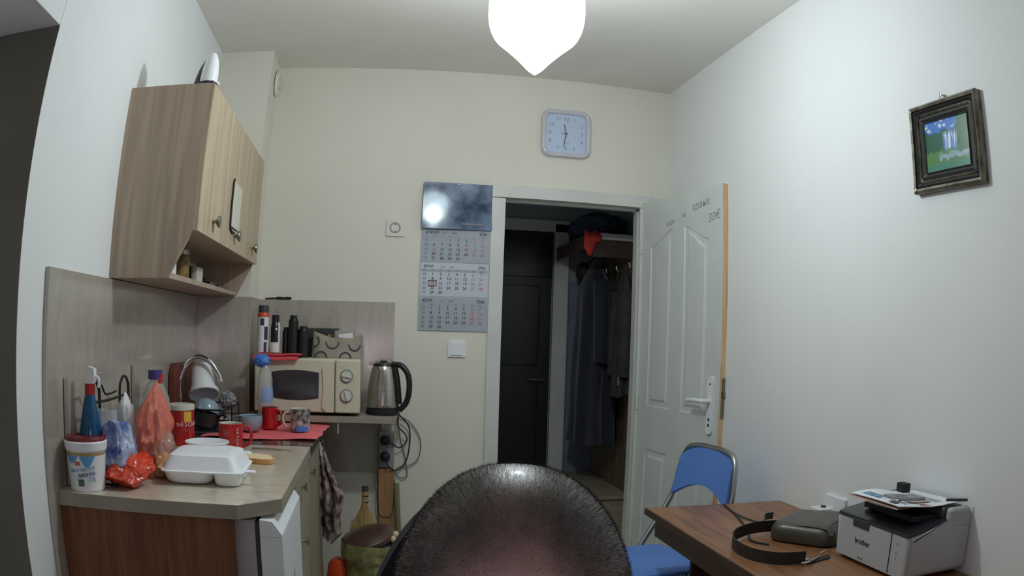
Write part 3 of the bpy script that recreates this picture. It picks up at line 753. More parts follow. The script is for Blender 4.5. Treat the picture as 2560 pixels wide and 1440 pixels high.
# orange net bag standing, translucent
c = (-.675,2.16,ZC)
t = thing('produce_bag', 'tall translucent orange net bag standing before water jug', 'bag', c)
b = bm_new()
def nb(u, v):
    a = 2*PI*u; k = .60+.45*math.sin(PI*min(1,.55*v+.18))
    if v > .5: k *= max(.07, 1-((v-.5)/.5)**1.5*.93)
    n = noise.noise(Vector((math.cos(a)*1.7, math.sin(a)*1.7, v*3.5)))*.28+noise.noise(Vector((math.cos(a)*5, math.sin(a)*5, v*9)))*.12
    cr = abs(noise.noise(Vector((math.cos(a)*3+4, math.sin(a)*3, v*5))))
    r_ = .070*k*(1+n-.5*cr)
    return Vector((c[0]+r_*math.cos(a)*.75+.012*v, c[1]-.03+r_*math.sin(a)*1.35+.035*v, c[2]+.265*v+.002))
grid(b, nb, 64, 40, closeu=True); obj('net', b, 'mesh', t)
b = bm_new(); tube(b, [(c[0]+.02,c[1]+.02,c[2]+.262),(c[0]+.022,c[1]+.03,c[2]+.285)], .007, 8, 3); obj('tie', b, 'redmat', t)
b = bm_new(); blob(b, (c[0]+.01,c[1]-.005,c[2]+.07), (.055,.075,.066), .2, 2.5, 4, 21, flatz=ZC+.003); obj('inner_bag', b, 'clearbag', t)
b = bm_new(); blob(b, (-.63,2.10,ZC+.035), (.028,.04,.034), .2, 3, 3, 30, flatz=ZC+.002); tag(obj('bread_wrapper', b, mat('tan_wrap',(190,140,96),.4,var=.2,scale=20)), 'small tan crumpled wrapper left of foam box', 'wrapper')

# water jug
c = (-.775,2.52,ZC)
t = thing('water_jug', 'large clear water jug with purple cap', 'bottle', c)
b = bm_new(); lathe(b, [(0,.0),(.05,.0),(.056,.008),(.056,.16),(.052,.19),(.03,.235),(.021,.245),(.021,.255),(0,.255)], 32, c); obj('body', b, film('jug_plastic',(196,202,198),.42,.1), t)
b = bm_new(); lathe(b, [(0,.25),(.027,.25),(.027,.28),(0,.28)], 28, c); obj('cap', b, 'purple', t)
b = patch(c, .0008, [(.056,.04),(.056,.14)], R(-100), R(20), 24); obj('paper_label', b, film('jug_label',(200,202,210),.6), t)

# instant coffee tin
c = (-.735,2.74,ZC)
t = thing('coffee_tin', 'red instant coffee tin with white lid', 'tin', c)
b = bm_new(); lathe(b, [(0,0),(.050,0),(.052,.003),(.052,.128),(0,.128)], 40, c); obj('body', b, 'red', t)
b = bm_new(); lathe(b, [(0,.129),(.0535,.129),(.0535,.146),(.051,.149),(0,.149)], 40, c); obj('lid', b, 'offwhite', t)
fa = math.atan2(-c[1], -c[0])
text_round('NESCAFE', c, .0528, .078, fa+.62, .021, 'white', t, step=.70)
text_round('CLASSIC', c, .0528, .058, fa+.62, .012, 'inkred', t, step=.7)
b = patch(c, .0007, [(.052,.088),(.052,.125)], fa+.2, fa+.85, 10); obj('yellow_flash', b, 'yellow', t)
b = patch(c, .0007, [(.052,.0),(.052,.03)], fa+.65, fa+1.1, 10); obj('cup_print', b, 'dgrey', t)

# white plate
c = (-.565,2.50,ZC)
b = bm_new(); lathe(b, [(0,.004),(.05,.004),(.062,.010),(.098,.024),(.10,.026),(.098,.0285),(.060,.016),(0,.012)], 48, c); tag(obj('plate', b, 'bluegrey' if False else 'white'), 'white plate behind the foam takeaway box', 'plate')
b = bm_new(); lathe(b, [(0,.028),(.04,.028),(.055,.034),(.078,.050),(.080,.052),(.078,.054),(.052,.040),(0,.034)], 48, (-.575,2.49,ZC)); tag(obj('saucer', b, 'glass' if False else 'white'), 'smaller white saucer stacked on the plate behind foam box', 'saucer')
# foam box
c = Vector((-.49,2.12,ZC)); TT = Matrix.Translation(c) @ Matrix.Rotation(R(2),4,'Z')
t = thing('takeaway_box', 'white foam takeaway box closed on the near worktop', 'food box', c)
def loft(bm, rings, T, cap0=True, cap1=True):
    VR = [[bm.verts.new(T @ Vector((x,y,z))) for (x,y) in pts] for pts, z in rings]
    for A, B in zip(VR, VR[1:]):
        k = len(A)
        for i in range(k): bm.faces.new((A[i],A[(i+1)%k],B[(i+1)%k],B[i]))
    if cap0: bm.faces.new(VR[0][::-1])
    if cap1: bm.faces.new(VR[-1])
w0, d0 = .235, .235
b = bm_new()
def tub(x0_, x1_, y0_, y1_):
    cx_, cy_, w_, d_ = (x0_+x1_)/2, (y0_+y1_)/2, x1_-x0_, y1_-y0_
    rr_ = lambda k, g: rrect(w_*k+g, d_*k+g, min(w_,d_)*.28, 6, cx_, cy_)
    loft(b, [(rr_(.72,0),.0),(rr_(.84,0),.003),(rr_(.93,0),.012),(rr_(1.0,0),.034),(rr_(1.0,.002),.0365)], TT)
tub(-.1175,.034,-.1175,.1175); tub(.036,.1175,-.1175,-.004); tub(.036,.1175,.004,.1175)
bt = obj('tray', b, 'foam', t)
b = bm_new(); loft(b, [(rrect(w0*1.02,d0*1.02,.03),.0355),(rrect(w0*1.06,d0*1.06,.035),.0365),(rrect(w0*1.06,d0*1.06,.035),.040),(rrect(w0*1.0,d0*1.0,.03),.042),(rrect(w0*.93,d0*.93,.03),.058),(rrect(w0*.84,d0*.84,.028),.079),(rrect(w0*.80,d0*.80,.028),.081),(rrect(w0*.66,d0*.66,.02),.0815),(rrect(w0*.64,d0*.64,.02),.083)], TT)
obj('lid', b, 'foam', t, ang=28)
b = bm_new(); prism(b, rrect(.05,.03,.012,5), 2, .034, .038, T=TT @ Matrix.Translation((w0*.55,-.06,0))); obj('closing_tab', b, 'foam', t)

# bread slice
c = (-.385,2.44,ZC)
TT = Matrix.Translation(c) @ Matrix.Rotation(R(-12),4,'Z')
sl_ = [(-.055,-.03),(-.02,-.042),(.02,-.043),(.052,-.032),(.060,-.01),(.045,.012),(.03,.045),(-.01,.06),(-.045,.05),(-.058,.02)]
t = thing('bread_slice', 'slice of white bread lying on worktop beside foam box', 'bread', c)
sm = [(p.x,p.y) for p in spline([(x,y,0) for x,y in sl_], 4, True)]
b = bm_new(); prism(b, sm, 2, .0015, .016, T=TT); obj('crust', b, 'crust', t, ang=50)
b = bm_new(); prism(b, [(x*.94,y*.94) for x,y in sm], 2, .0155, .0175, T=TT); obj('crumb', b, 'bread', t, ang=50)
b = bm_new(); blob(b, (-.437,2.50,ZC+.012), (.022,.018,.013), .12, 3, 3, 40, flatz=ZC+.001); tag(obj('paper_tissue', b, 'white'), 'small crumpled white tissue between red mug and bread', 'tissue')
t = thing('table_fork', 'dark thin fork lying behind the bread slice', 'fork', (-.38,2.70,ZC))
b = bm_new(); tube(b, [(-.45,2.70,ZC+.004),(-.38,2.695,ZC+.005),(-.34,2.69,ZC+.004)], .003, 6, 4); obj('handle', b, 'dullmetal', t)
b = bm_new()
for k in (-1,0,1): tube(b, [(-.34,2.69+k*.002,ZC+.004),(-.318,2.688+k*.005,ZC+.005),(-.30,2.686+k*.005,ZC+.003)], .0012, 6, 3)
obj('tines', b, 'dullmetal', t)

def mug(name, label, c, r, h, m, inner, ha, handle='ring', seg=40, prof=None, hr=.006):
    t = thing(name, label, 'cup' if 'cup' in name else 'mug', c)
    b = bm_new(); p = prof or [(0,0),(r*.90,0),(r*.96,.004),(r,.02),(r,h)]
    lathe(b, p+[(p[-1][0]-.0015,h+.001)], seg, c); obj('body', b, m, t)
    b = bm_new(); rt = p[-1][0]
    lathe(b, [(rt-.0012,h+.001),(rt-.004,h-.002),(rt-.0045,h*.5),(r*.7,.006),(0,.006)], seg, c); obj('inside', b, inner, t)
    if handle:
        b = bm_new(); d = Vector((math.cos(ha), math.sin(ha), 0)); C = Vector(c)
        P = [C+d*(r-.003)+Vector((0,0,h*.85)), C+d*(r+.018)+Vector((0,0,h*.86)), C+d*(r+.032)+Vector((0,0,h*.62)), C+d*(r+.024)+Vector((0,0,h*.30)), C+d*(r-.002)+Vector((0,0,h*.16))]
        tube(b, P, hr, 10, 6); obj('handle', b, m, t)
    return t
c = (-.518,2.64,ZC)
t = mug('coffee_mug', 'red mug with vertical white lettering beside foam box', c, .045, .098, 'red', 'offwhite', R(8))
fa = math.atan2(-c[1], -c[0])
text_round('NESCAFE', c, .0456, .044, fa+.55, .0150, 'offwhite', t, step=.80, vertical=True)
# pink mat
b = bm_new()
def pm(u, v):
    x = -.70+.475*u; y = 2.90+.53*v
    e = .012*math.sin(9*u+1)*(1-v)
    z = ZC+.005+.003*math.sin(7*u+3*v)+.004*noise.noise(Vector((u*4,v*4,0)))
    if v < .12: z += .002
    x += .02*v-.012*noise.noise(Vector((v*5,1,0)))*(u > .9)
    return Vector((x, y+e+.05*u*(1-v), z+.003))
grid(b, pm, 40, 30, .002); tag(obj('drying_mat', b, 'pink'), 'pink cloth mat spread over the sink worktop', 'mat')
mz = ZC+.012
mug('tea_cup', 'squat blue grey cup on pink mat nearest sink', (-.525,3.12,mz), .052, .062, 'bluegrey', 'bluegrey', R(160), prof=[(0,0),(.030,0),(.036,.003),(.050,.022),(.0535,.045),(.052,.062)])
mug('plain_mug', 'plain red mug on pink mat before clear bottle', (-.455,3.22,mz), .036, .088, 'red', 'darkred', R(-30))
t = mug('photo_mug', 'photo printed mug with white handle on pink mat', (-.315,3.16,mz), .043, .092, mat('photo_print', (70,66,48), .25, col2=(186,184,190), scale=42, coat=.5, detail=1), 'offwhite', R(178), handle=None)
b = bm_new(); C = Vector((-.315,3.16,mz)); d = Vector((-1,.05,0))
tube(b, [C+d*.041+Vector((0,0,.076)), C+d*.066+Vector((0,0,.072)), C+d*.075+Vector((0,0,.045)), C+d*.062+Vector((0,0,.02)), C+d*.041+Vector((0,0,.014))], .005, 10, 6); obj('handle', b, 'offwhite', t)
b = patch(tuple(C), .0007, [(.0405,.003),(.043,.022)], R(-110), R(-30), 16); obj('blue_print', b, 'bluecap', t)

# faucet
c = (-.80,3.12,ZC)
t = thing('kitchen_faucet', 'chrome gooseneck faucet arching over the sink dishes', 'faucet', c)
b = bm_new(); tube(b, [(-.845,3.14,ZC),(-.846,3.14,ZC+.12),(-.846,3.14,ZC+.21),(-.815,3.15,ZC+.28),(-.765,3.15,ZC+.305),(-.71,3.15,ZC+.285),(-.672,3.15,ZC+.235),(-.660,3.15,ZC+.205)], .0105, 14, 8); obj('spout', b, 'chrome', t)
b = bm_new(); lathe(b, [(0,.002),(.022,.002),(.022,.05),(.015,.06),(0,.06)], 24, (-.845,3.14,ZC)); obj('base', b, 'chrome', t)
b = bm_new(); tube(b, [(-.843,3.14,ZC+.05),(-.82,3.10,ZC+.07),(-.80,3.06,ZC+.085)], .005, 8, 3); obj('lever', b, 'chrome', t)
# brown board behind faucet
b = bm_new(); prism(b, [(3.02,.897),(3.40,.897),(3.43,1.10),(3.40,1.165),(3.06,1.17),(3.02,1.13)], 0, XL+.020, XL+.040)
tag(obj('cutting_board', b, mat('red_brown_board', (110,50,36), .45, var=.15), smooth=False), 'dark reddish brown cutting board behind the faucet', 'cutting board')
# dish rack with stacked dishes
t = thing('dish_rack', 'low dark dish rack beside faucet holding dishes', 'dish rack', (-.72,3.2,ZC))
b = bm_new()
for z in (.02,.10):
    tube(b, [(-.80,3.02,ZC+z),(-.62,3.02,ZC+z),(-.62,3.36,ZC+z),(-.80,3.36,ZC+z)], .004, 8, 0, closed=True)
for (x, y) in ((-.80,3.02),(-.62,3.02),(-.62,3.36),(-.80,3.36),(-.71,3.02),(-.62,3.19)): tube(b, [(x,y,ZC+.002),(x,y,ZC+.10)], .003, 6, 0)
obj('wire_frame', b, 'blacksoft', t)
b = bm_new(); box(b, (-.81,3.01,ZC+.002), (-.61,3.37,ZC+.014), .004); obj('drip_tray', b, 'dgrey', t)
TT = Matrix.Translation((-.742,3.16,ZC+.155)) @ Matrix.Rotation(R(-14),4,'Y') @ Matrix.Rotation(R(180-28),4,'X')
b = bm_new(); lathe(b, [(0,-.125),(.040,-.125),(.046,-.118),(.062,-.012),(.068,-.010),(.070,.006),(.066,.008),(.060,-.006),(.042,-.11),(0,-.115)], 40, T=TT)
t = thing('plastic_tub', 'upside down white printed tub drying beside the faucet', 'tub', (-.74,3.16,ZC+.05)); tb = obj('body', b, 'white', t)
b = bm_new(); lathe(b, [(.0515,-.09),(.0595,-.04)], 24, T=TT, a0=R(150), a1=R(310)); obj('blue_print', b, 'inkgrey', t)
TT = Matrix.Translation((-.715,3.10,ZC+.095)) @ Matrix.Rotation(R(10),4,'Y') @ Matrix.Rotation(R(-16),4,'X')
b = bm_new(); lathe(b, [(.058,-.012),(.057,.010),(.046,.030),(.026,.042),(0,.044)], 36, T=TT); lathe(b, [(.056,-.012),(.054,.008),(.042,.027),(0,.038)], 36, T=TT)
tag(obj('small_bowl', b, 'bluegrey'), 'blue grey bowl upside down on top of dark pot', 'bowl')
TT = Matrix.Translation((-.715,3.07,ZC+.055)) @ Matrix.Rotation(R(8),4,'Y')
t = thing('cooking_pot', 'dark pot tipped in dish rack under blue grey bowl', 'pot', (-.715,3.07,ZC))
b = bm_new(); lathe(b, [(0,-.032),(.052,-.032),(.062,-.02),(.064,.030),(.066,.033),(.061,.034),(.058,-.016),(0,-.024)], 40, T=TT); obj('body', b, mat('pot_dark',(46,48,52),.3,metal=.3,var=.1), t)
b = bm_new(); tube(b, [(-.655,3.05,ZC+.07),(-.625,3.01,ZC+.085),(-.605,2.98,ZC+.08)], .006, 8, 4); obj('handle', b, 'black', t)
b = bm_new(); blob(b, (-.652,3.26,ZC+.12), (.034,.03,.034), .25, 3, 4, 50); tube(b, [(-.65,3.26,ZC+.09),(-.645,3.25,ZC+.04),(-.645,3.25,ZC+.016)], .004, 6, 3)
tag(obj('dish_brush', b, 'grey'), 'pale crumpled dish puff standing right of the bowl', 'dish puff')

# clear bottle with blue cap before the microwave
c = (-.492,3.33,ZC+.012)
t = thing('water_bottle', 'clear plastic bottle with blue wrap on its neck', 'bottle', c)
b = bm_new(); lathe(b, [(0,0),(.030,0),(.034,.008),(.033,.06),(.030,.075),(.034,.09),(.036,.13),(.032,.15),(.034,.17),(.034,.20),(.026,.235),(.015,.255),(.013,.275),(0,.275)], 32, c); obj('body', b, film('bottle_plastic',(205,208,210),.42,.08), t)
b = patch(c, .001, [(.0345,.10),(.0365,.125),(.034,.165)], R(-110), R(10), 24); obj('paper_label', b, film('bottle_label',(150,176,225),.9), t)
b = bm_new(); lathe(b, [(0,.27),(.018,.27),(.019,.292),(0,.294)], 24, c); obj('cap', b, 'bluecap', t)
b = bm_new(); blob(b, (c[0]-.016,c[1]-.005,c[2]+.278), (.034,.024,.026), .2, 2.5, 4, 60); obj('blue_wrap', b, 'bluecap', t)

# ------------------------------------------------------------------ microwave
MX0, MX1, MY0, MY1, MZ0, MZ1 = -.560, -.070, 3.435, 3.765, .949, 1.19
t = thing('microwave', 'cream microwave oven with two dials on the shelf', 'microwave', ((MX0+MX1)/2,(MY0+MY1)/2,.937))
b = bm_new(); box(b, (MX0,MY0+.022,MZ0), (MX1,MY1,MZ1), .008); obj('casing', b, 'mw', t)
b = bm_new(); box(b, (MX0,MY0,MZ0+.002), (-.187,MY0+.021,MZ1-.002), .008, 3); dr = obj('door', b, 'mw', t)
# window with bowed top and bottom
def winpoly(x0, x1, z0, z1, bow):
    P = []
    n = 12
    for i in range(n+1): u = i/n; P.append((x0+(x1-x0)*u, z1+bow*(1-(2*u-1)**2)))
    for i in range(n+1): u = i/n; P.append((x1-(x1-x0)*u, z0-bow*(1-(2*u-1)**2)))
    return P
b = bm_new(); prism(b, winpoly(-.478,-.258,1.015,1.128,.010), 1, MY0-.002, MY0+.003); obj('window', b, 'mwdark', dr, ang=60)
b = bm_new(); prism(b, [(-.243,.975),(-.222,.955),(-.192,.955),(-.192,1.175),(-.222,1.175),(-.243,1.15),(-.236,1.06)], 1, MY0-.009, MY0+.001); obj('grip', b, 'mw', dr)
b = bm_new(); box(b, (-.183,MY0,MZ0+.002), (MX1,MY0+.021,MZ1-.002), .008, 3); cp = obj('control_panel', b, 'mw', t)
for z, a in ((1.115,80),(1.028,15)):
    T0 = Matrix.Translation((-.132,MY0,z)) @ Matrix.Rotation(R(90),4,'X')
    b = bm_new(); lathe(b, [(0,0),(.031,0),(.031,.001),(0,.001)], 36, T=T0); obj('dial_ring', b, 'grey', cp)
    b = bm_new(); lathe(b, [(0,.001),(.024,.001),(.023,.012),(0,.013)], 32, T=T0)
    box(b, (-.004,-.021,.012), (.004,.021,.020), .002, T=T0 @ Matrix.Rotation(R(a),4,'Z')); obj('dial', b, 'offwhite', cp)
b = text_mesh([('min', orient((-.155,MY0-.0006,1.152),(1,0,0),(0,0,1)), .009, 'CENTER'), ('30', orient((-.10,MY0-.0006,1.09),(1,0,0),(0,0,1)), .007, 'CENTER')], .0001); obj('dial_lettering', b, 'inkgrey', cp, smooth=False, kind='stuff')
for (x, y) in ((MX0+.04,MY0+.05),(MX1-.04,MY0+.05),(MX0+.04,MY1-.04),(MX1-.04,MY1-.04)):
    b = bm_new(); lathe(b, [(0,0),(.014,0),(.014,.013),(0,.013)], 14, (x,y,.937)); obj('foot', b, 'black', t)

# on top of the microwave
zt = MZ1+.001
b = bm_new()
def rc(u, v):
    return Vector((-.566+.212*u, 3.405+.16*v, zt+.004+.0+(.006 if .2 < v else -.010*(1-v/.2))+.002*math.sin(9*u)))
grid(b, rc, 24, 12, .004)
grid(b, lambda u, v: Vector((-.545+.20*u, 3.43+.15*v, zt+.016+.002*math.sin(7*u+2))), 24, 10, .006)
tag(obj('folded_cloth', b, 'pinkcloth'), 'coral folded cloth under the spray can on microwave', 'cloth')
zc = zt+.021
c = (-.532,3.50,zc)
t = thing('insect_spray', 'tall white aerosol can with orange band and black cap', 'aerosol can', c)
b = bm_new(); lathe(b, [(0,0),(.026,0),(.0275,.004),(.0275,.158),(.0,.158)], 32, c); obj('body', b, 'white', t)
b = bm_new(); lathe(b, [(0,.158),(.028,.158),(.028,.172),(.025,.178),(0,.178)], 32, c); obj('orange_band', b, mat('coral_band',(214,84,66),.4), t)
b = bm_new(); lathe(b, [(0,.178),(.025,.178),(.0245,.208),(.022,.211),(0,.211)], 32, c); obj('cap', b, 'dgrey', t)
b = patch(c, .0006, [(.0275,.12),(.0275,.152)], R(-112), R(-72), 10); obj('round_emblem', b, 'dgrey', t)
b = patch(c, .0006, [(.0275,.0),(.0275,.045)], R(-72), R(-40), 8); obj('dark_print', b, 'ink', t)
b = patch(c, .0006, [(.0275,.055),(.0275,.115)], R(-70), R(-30), 8); obj('dark_print', b, 'ink', t)
c = (-.474,3.50,zc)
t = thing('deodorant', 'black and white deodorant can right of tall aerosol', 'aerosol can', c)
b = bm_new(); lathe(b, [(0,0),(.022,0),(.0235,.004),(.0235,.12),(.019,.135),(0,.135)], 28, c); obj('body', b, 'white', t)
b = patch(c, .0006, [(.0235,.045),(.0235,.12),(.019,.135)], R(-140), R(-45), 16); obj('black_print', b, 'black', t)
b = bm_new(); lathe(b, [(0,.134),(.018,.134),(.0175,.168),(0,.17)], 28, c); obj('cap', b, 'black', t)
b = patch(c, .001, [(.0235,.10),(.0225,.125)], R(-80), R(-60), 6); obj('star_print', b, 'white', t)
for (x, y, r_, h, lab) in ((-.428,3.56,.018,.135,'short black canister next to the deodorant can'),(-.392,3.54,.024,.19,'tallest black canister in middle of microwave top'),(-.345,3.55,.026,.142,'wide black canister touching the patterned bag')):
    t = thing('black_canister', lab, 'canister', (x,y,zt))
    b = bm_new(); lathe(b, [(0,0),(r_,0),(r_,h*.84),(r_*.9,h*.9),(0,h*.9)], 24, (x,y,zt)); obj('body', b, 'black', t)
    b = bm_new(); lathe(b, [(0,h*.9),(r_*.72,h*.9),(r_*.68,h),(0,h)], 20, (x,y,zt)); obj('cap', b, 'blacksoft', t)
# patterned toiletry bag with circles
c = (-.185,3.60,zt)
t = thing('toiletry_bag', 'beige bag with dark circle pattern on microwave', 'bag', c)
def bagtop(u): return .082+.048*max(0,(.35-u)/.35)+.012*math.sin(PI*u)+.02*math.exp(-((u-.9)/.08)**2)
def bagf(u, v):
    a = 2*PI*u; x = math.cos(a); y = math.sin(a)
    uu = (x+1)/2
    sq = (abs(x)**4+abs(y)**4)**-.25
    hz = bagtop(uu)
    taper = 1-.45*v**2
    return Vector((c[0]+.122*x*sq*(1-.06*v), c[1]+.045*y*sq*taper, c[2]+hz*v))
b = bm_new(); grid(b, bagf, 64, 14, closeu=True); obj('body', b, 'camo', t)
def circ(x, z, r_, a0, a1):
    n = 20; b = bm_new()
    for i in range(n):
        p = []
        for (ai, q) in ((i,r_),(i+1,r_),(i+1,r_+.007),(i,r_+.007)):
            a = R(a0+(a1-a0)*ai/n); X, Z = x+q*math.cos(a), z+q*math.sin(a)
            v = max(0, min(1, Z/bagtop((X+.122)/.244))); p.append(b.verts.new((c[0]+X, c[1]-.045*(1-.45*v*v)-.0016, c[2]+Z)))
        b.faces.new(p)
    obj('circle_print', b, 'ink', t, smooth=False)
circ(-.075,.0,.024,0,180); circ(-.022,.072,.026,180,360); circ(.040,.0,.022,0,180); circ(.082,.062,.023,180,360); circ(-.108,.075,.020,240,420)
b = bm_new(); tube(b, [(c[0]-.12,c[1],c[2]+.128),(c[0]-.06,c[1]-.01,c[2]+.118),(c[0]-.02,c[1]-.006,c[2]+.10)], .004, 6, 4); obj('zip', b, 'dgrey', t)
b = bm_new(); box(b, (-.012,-.004,0), (.055,.004,.04), .001, T=Matrix.Translation((c[0]+.022,c[1]-.012,c[2]+.070)) @ Matrix.Rotation(R(-8),4,'Y')); tag(obj('folded_paper', b, 'paper'), 'white folded paper sticking out of patterned bag', 'paper')
t = thing('dark_box', 'dark green box with strap behind the patterned bag', 'box', (-.255,3.69,zt))
b = bm_new(); box(b, (-.345,3.66,zt), (-.205,3.73,zt+.125), .004); obj('body', b, mat('dark_green_box',(42,52,48),.5,var=.1), t)
b = bm_new(); box(b, (-.35,3.655,zt+.126), (-.185,3.735,zt+.136), .003); obj('lid', b, mat('dark_green_lid',(64,72,66),.5,var=.1), t)
b = bm_new(); lathe(b, [(0,0),(.009,0),(.009,.002),(0,.002)], 16, T=Matrix.Translation((-.228,3.659,zt+.10)) @ Matrix.Rotation(R(90),4,'X')); obj('badge', b, 'goldprint', t)

# ------------------------------------------------------------------ kettle
c = (.035,3.575,.937)
t = thing('electric_kettle', 'steel electric kettle with black handle at shelf end', 'kettle', c)
b = bm_new(); lathe(b, [(0,0),(.078,0),(.080,.006),(.078,.030),(.072,.034),(0,.034)], 40, c); obj('base', b, 'black', t)
b = bm_new(); lathe(b, [(.0,.034),(.076,.034),(.077,.05),(.070,.13),(.056,.205),(.048,.222),(0,.222)], 48, c); obj('body', b, 'steel', t)
b = bm_new(); lathe(b, [(0,.222),(.049,.222),(.046,.232),(.03,.238),(.016,.24),(.016,.246),(0,.248)], 36, c); obj('lid', b, 'black', t)
b = bm_new(); d = Vector((.96,-.28,0)); C = Vector(c)
tube(b, [C+d*.040+Vector((0,0,.232)), C+d*.085+Vector((0,0,.226)), C+d*.118+Vector((0,0,.185)), C+d*.125+Vector((0,0,.12)), C+d*.112+Vector((0,0,.06)), C+d*.080+Vector((0,0,.022))], .0135, 12, 6); obj('handle', b, 'black', t)
b = bm_new(); tube(b, [C+d*.052+Vector((0,0,.22)), C+d*.066+Vector((0,0,.15)), C+d*.076+Vector((0,0,.05))], .016, 10, 5); obj('water_gauge', b, 'black', t)
b = bm_new(); prism(b, [(-.02,.19),(.0,.222),(-.035,.226)], 1, -.014, .014, T=Matrix.Translation(C-d*.045)); obj('spout', b, 'steel', t)

# ------------------------------------------------------------------ sockets and cords below the shelf
t = thing('power_strip', 'grey double socket strip with black plugs below the shelf', 'socket', (.055,YB-.012,.66))
b = bm_new(); box(b, (.016,YB-.042,.655), (.094,YB-.0125,.838), .006); obj('housing', b, 'grey', t)
for z in (.79,.71):
    b = bm_new(); lathe(b, [(0,0),(.026,0),(.024,.012),(.02,.034),(.008,.038),(0,.038)], 24, T=Matrix.Translation((.050,YB-.042,z)) @ Matrix.Rotation(R(90),4,'X')); obj('plug', b, 'black', t)
def cord(name, label, pts, r_, m):
    b = bm_new(); tube(b, pts, r_, 8, 8); tag(obj(name, b, m), label, 'cord')
b = bm_new(); tube(b, [(.112,3.57,.944),(.106,3.62,.90),(.115,3.72,.86),(.150,3.76,.82),(.155,3.77,.785),(.12,3.76,.755),(.085,3.74,.775),(.053,3.725,.79)], .0035, 8, 8); obj('power_cord', b, 'cable', bpy.data.objects['electric_kettle'])
b = bm_new(); tube(b, [(.098,3.70,.937),(.115,3.74,.92),(.165,3.77,.86),(.172,3.78,.78),(.155,3.78,.69),(.11,3.775,.64),(.07,3.74,.66),(.052,3.725,.70)], .0035, 8, 8); obj('power_cord', b, 'cable', bpy.data.objects['microwave'])
b = bm_new(); tube(b, [(.12,3.78,.91),(.18,3.785,.87),(.225,3.785,.79),(.215,3.785,.70),(.165,3.785,.66),(.12,3.785,.655),(.1,3.785,.63),(.13,3.785,.60),(.16,3.785,.615),(.15,3.785,.70),(.125,3.785,.80),(.11,3.785,.90)], .0028, 8, 8); obj('power_cord', b, 'gcable', bpy.data.objects['power_strip'])
t = thing('wall_board', 'upright brown wooden board leaning on wall behind bin', 'board', (.055,3.76,0))
b = bm_new(); box(b, (.016,3.765,0), (.094,3.785,.648), .002); obj('plank', b, 'board', t)
b = bm_new(); tube(b, [(.014,3.762,.63),(.008,3.762,.50),(.018,3.762,.42),(.05,3.760,.405),(.085,3.762,.425),(.098,3.765,.60)], .0018, 6, 6); obj('string', b, 'cable', t)
b = bm_new(); tube(b, [(.106,3.775,.575),(.125,3.72,.0)], .015, 12, 0); tag(obj('broom_handle', b, 'stick'), 'olive round stick leaning right of the brown board', 'stick')
# straw broom, head upwards
t = thing('straw_broom', 'straw whisk broom with bound neck standing behind bin', 'broom', (-.05,3.60,.30))
b = bm_new()
def bf(u, v):
    a = 2*PI*u; z = .20+.385*v
    w_ = .0145+min(.062, .36*max(0,.495-z)**.9)
    d_ = .013+.016*(1-v)
    n = 1+.05*math.sin(22*a)
    return Vector((-.048+w_*math.cos(a)*n-.012*(1-v), 3.60+d_*math.sin(a)*n, z))
grid(b, bf, 64, 24, closeu=True); obj('straw', b, 'straw', t)
for z in (.572,.545,.515,.485):
    b = bm_new(); lathe(b, [(.0155,-.003),(.0175,0),(.0155,.003)], 20, (-.048,3.60,z)); obj('binding', b, 'cable', t)
b = bm_new(); lathe(b, [(0,.0),(.016,.0),(.016,.012),(0,.014)], 16, (-.048,3.60,.578)); obj('end_cap', b, 'dgrey', t)
b = bm_new(); tube(b, [(-.06,3.6,.22),(-.06,3.6,.0)], .02, 10, 0); obj('lower_straw', b, 'straw', t)
# bin
c = (-.02,3.38,0)
t = thing('pedal_bin', 'dark bin with yellow green liner and tilted brown lid', 'bin', c)
b = bm_new(); lathe(b, [(0,0),(.095,0),(.10,.01),(.122,.30),(.118,.30),(.096,.012),(0,.012)], 40, c); obj('body', b, 'binbody', t)
b = bm_new()
def lf(u, v):
    a = 2*PI*u; n = noise.noise(Vector((math.cos(a)*2.5, math.sin(a)*2.5, v*3)))
    r_ = .108+.018*v+.012*n-.0*v; z = .02+.37*v
    return Vector((c[0]+(r_+.004+(.012 if v > .75 else 0))*math.cos(a), c[1]+(r_+.004+(.012 if v > .75 else 0))*math.sin(a), z+.01*n))
grid(b, lf, 64, 24, closeu=True); obj('liner', b, 'binbag', t)
b = bm_new(); blob(b, (c[0]+.01,c[1],.35), (.10,.10,.05), .2, 3, 4, 71); obj('rubbish', b, mat('rubbish_dark',(34,38,48),.3,col2=(90,98,110),scale=18), t)
TT = Matrix.Translation((c[0]-.02,c[1]+.01,.402)) @ Matrix.Rotation(R(-17),4,'Y') @ Matrix.Rotation(R(6),4,'X')
b = bm_new(); lathe(b, [(0,.034),(.06,.030),(.105,.016),(.128,-.006),(.130,-.022),(.126,-.022),(.10,.008),(0,.022)], 48, T=TT); obj('lid', b, 'binlid', t)
for k, (x, y, z, lab) in enumerate(((.078,3.33,.405,'leftmost pale bulb under right edge of the bin lid'),(.090,3.34,.425,'topmost pale bulb at right rim of the bin'),(.098,3.35,.395,'rightmost pale bulb beside the bin rim'))):
    b = bm_new(); blob(b, (x,y,z), (.014,.014,.016), .08, 2, 3, 80+k)
    tag(obj('garlic_bulb', b, 'bread'), lab, 'garlic', 'garlic bulbs beside the bin lid')
c = (-.165,3.40,0)
t = thing('plastic_bucket', 'small orange bucket turned upside down on floor by base units', 'bucket', c)
b = bm_new(); lathe(b, [(.078,0),(.074,.012),(.068,.20),(.060,.262),(.040,.288),(0,.296)], 36, c); obj('body', b, 'orange', t)
b = bm_new(); lathe(b, [(.077,.0),(.082,.004),(.080,.014),(.075,.014)], 36, c); obj('rim', b, 'orange', t)

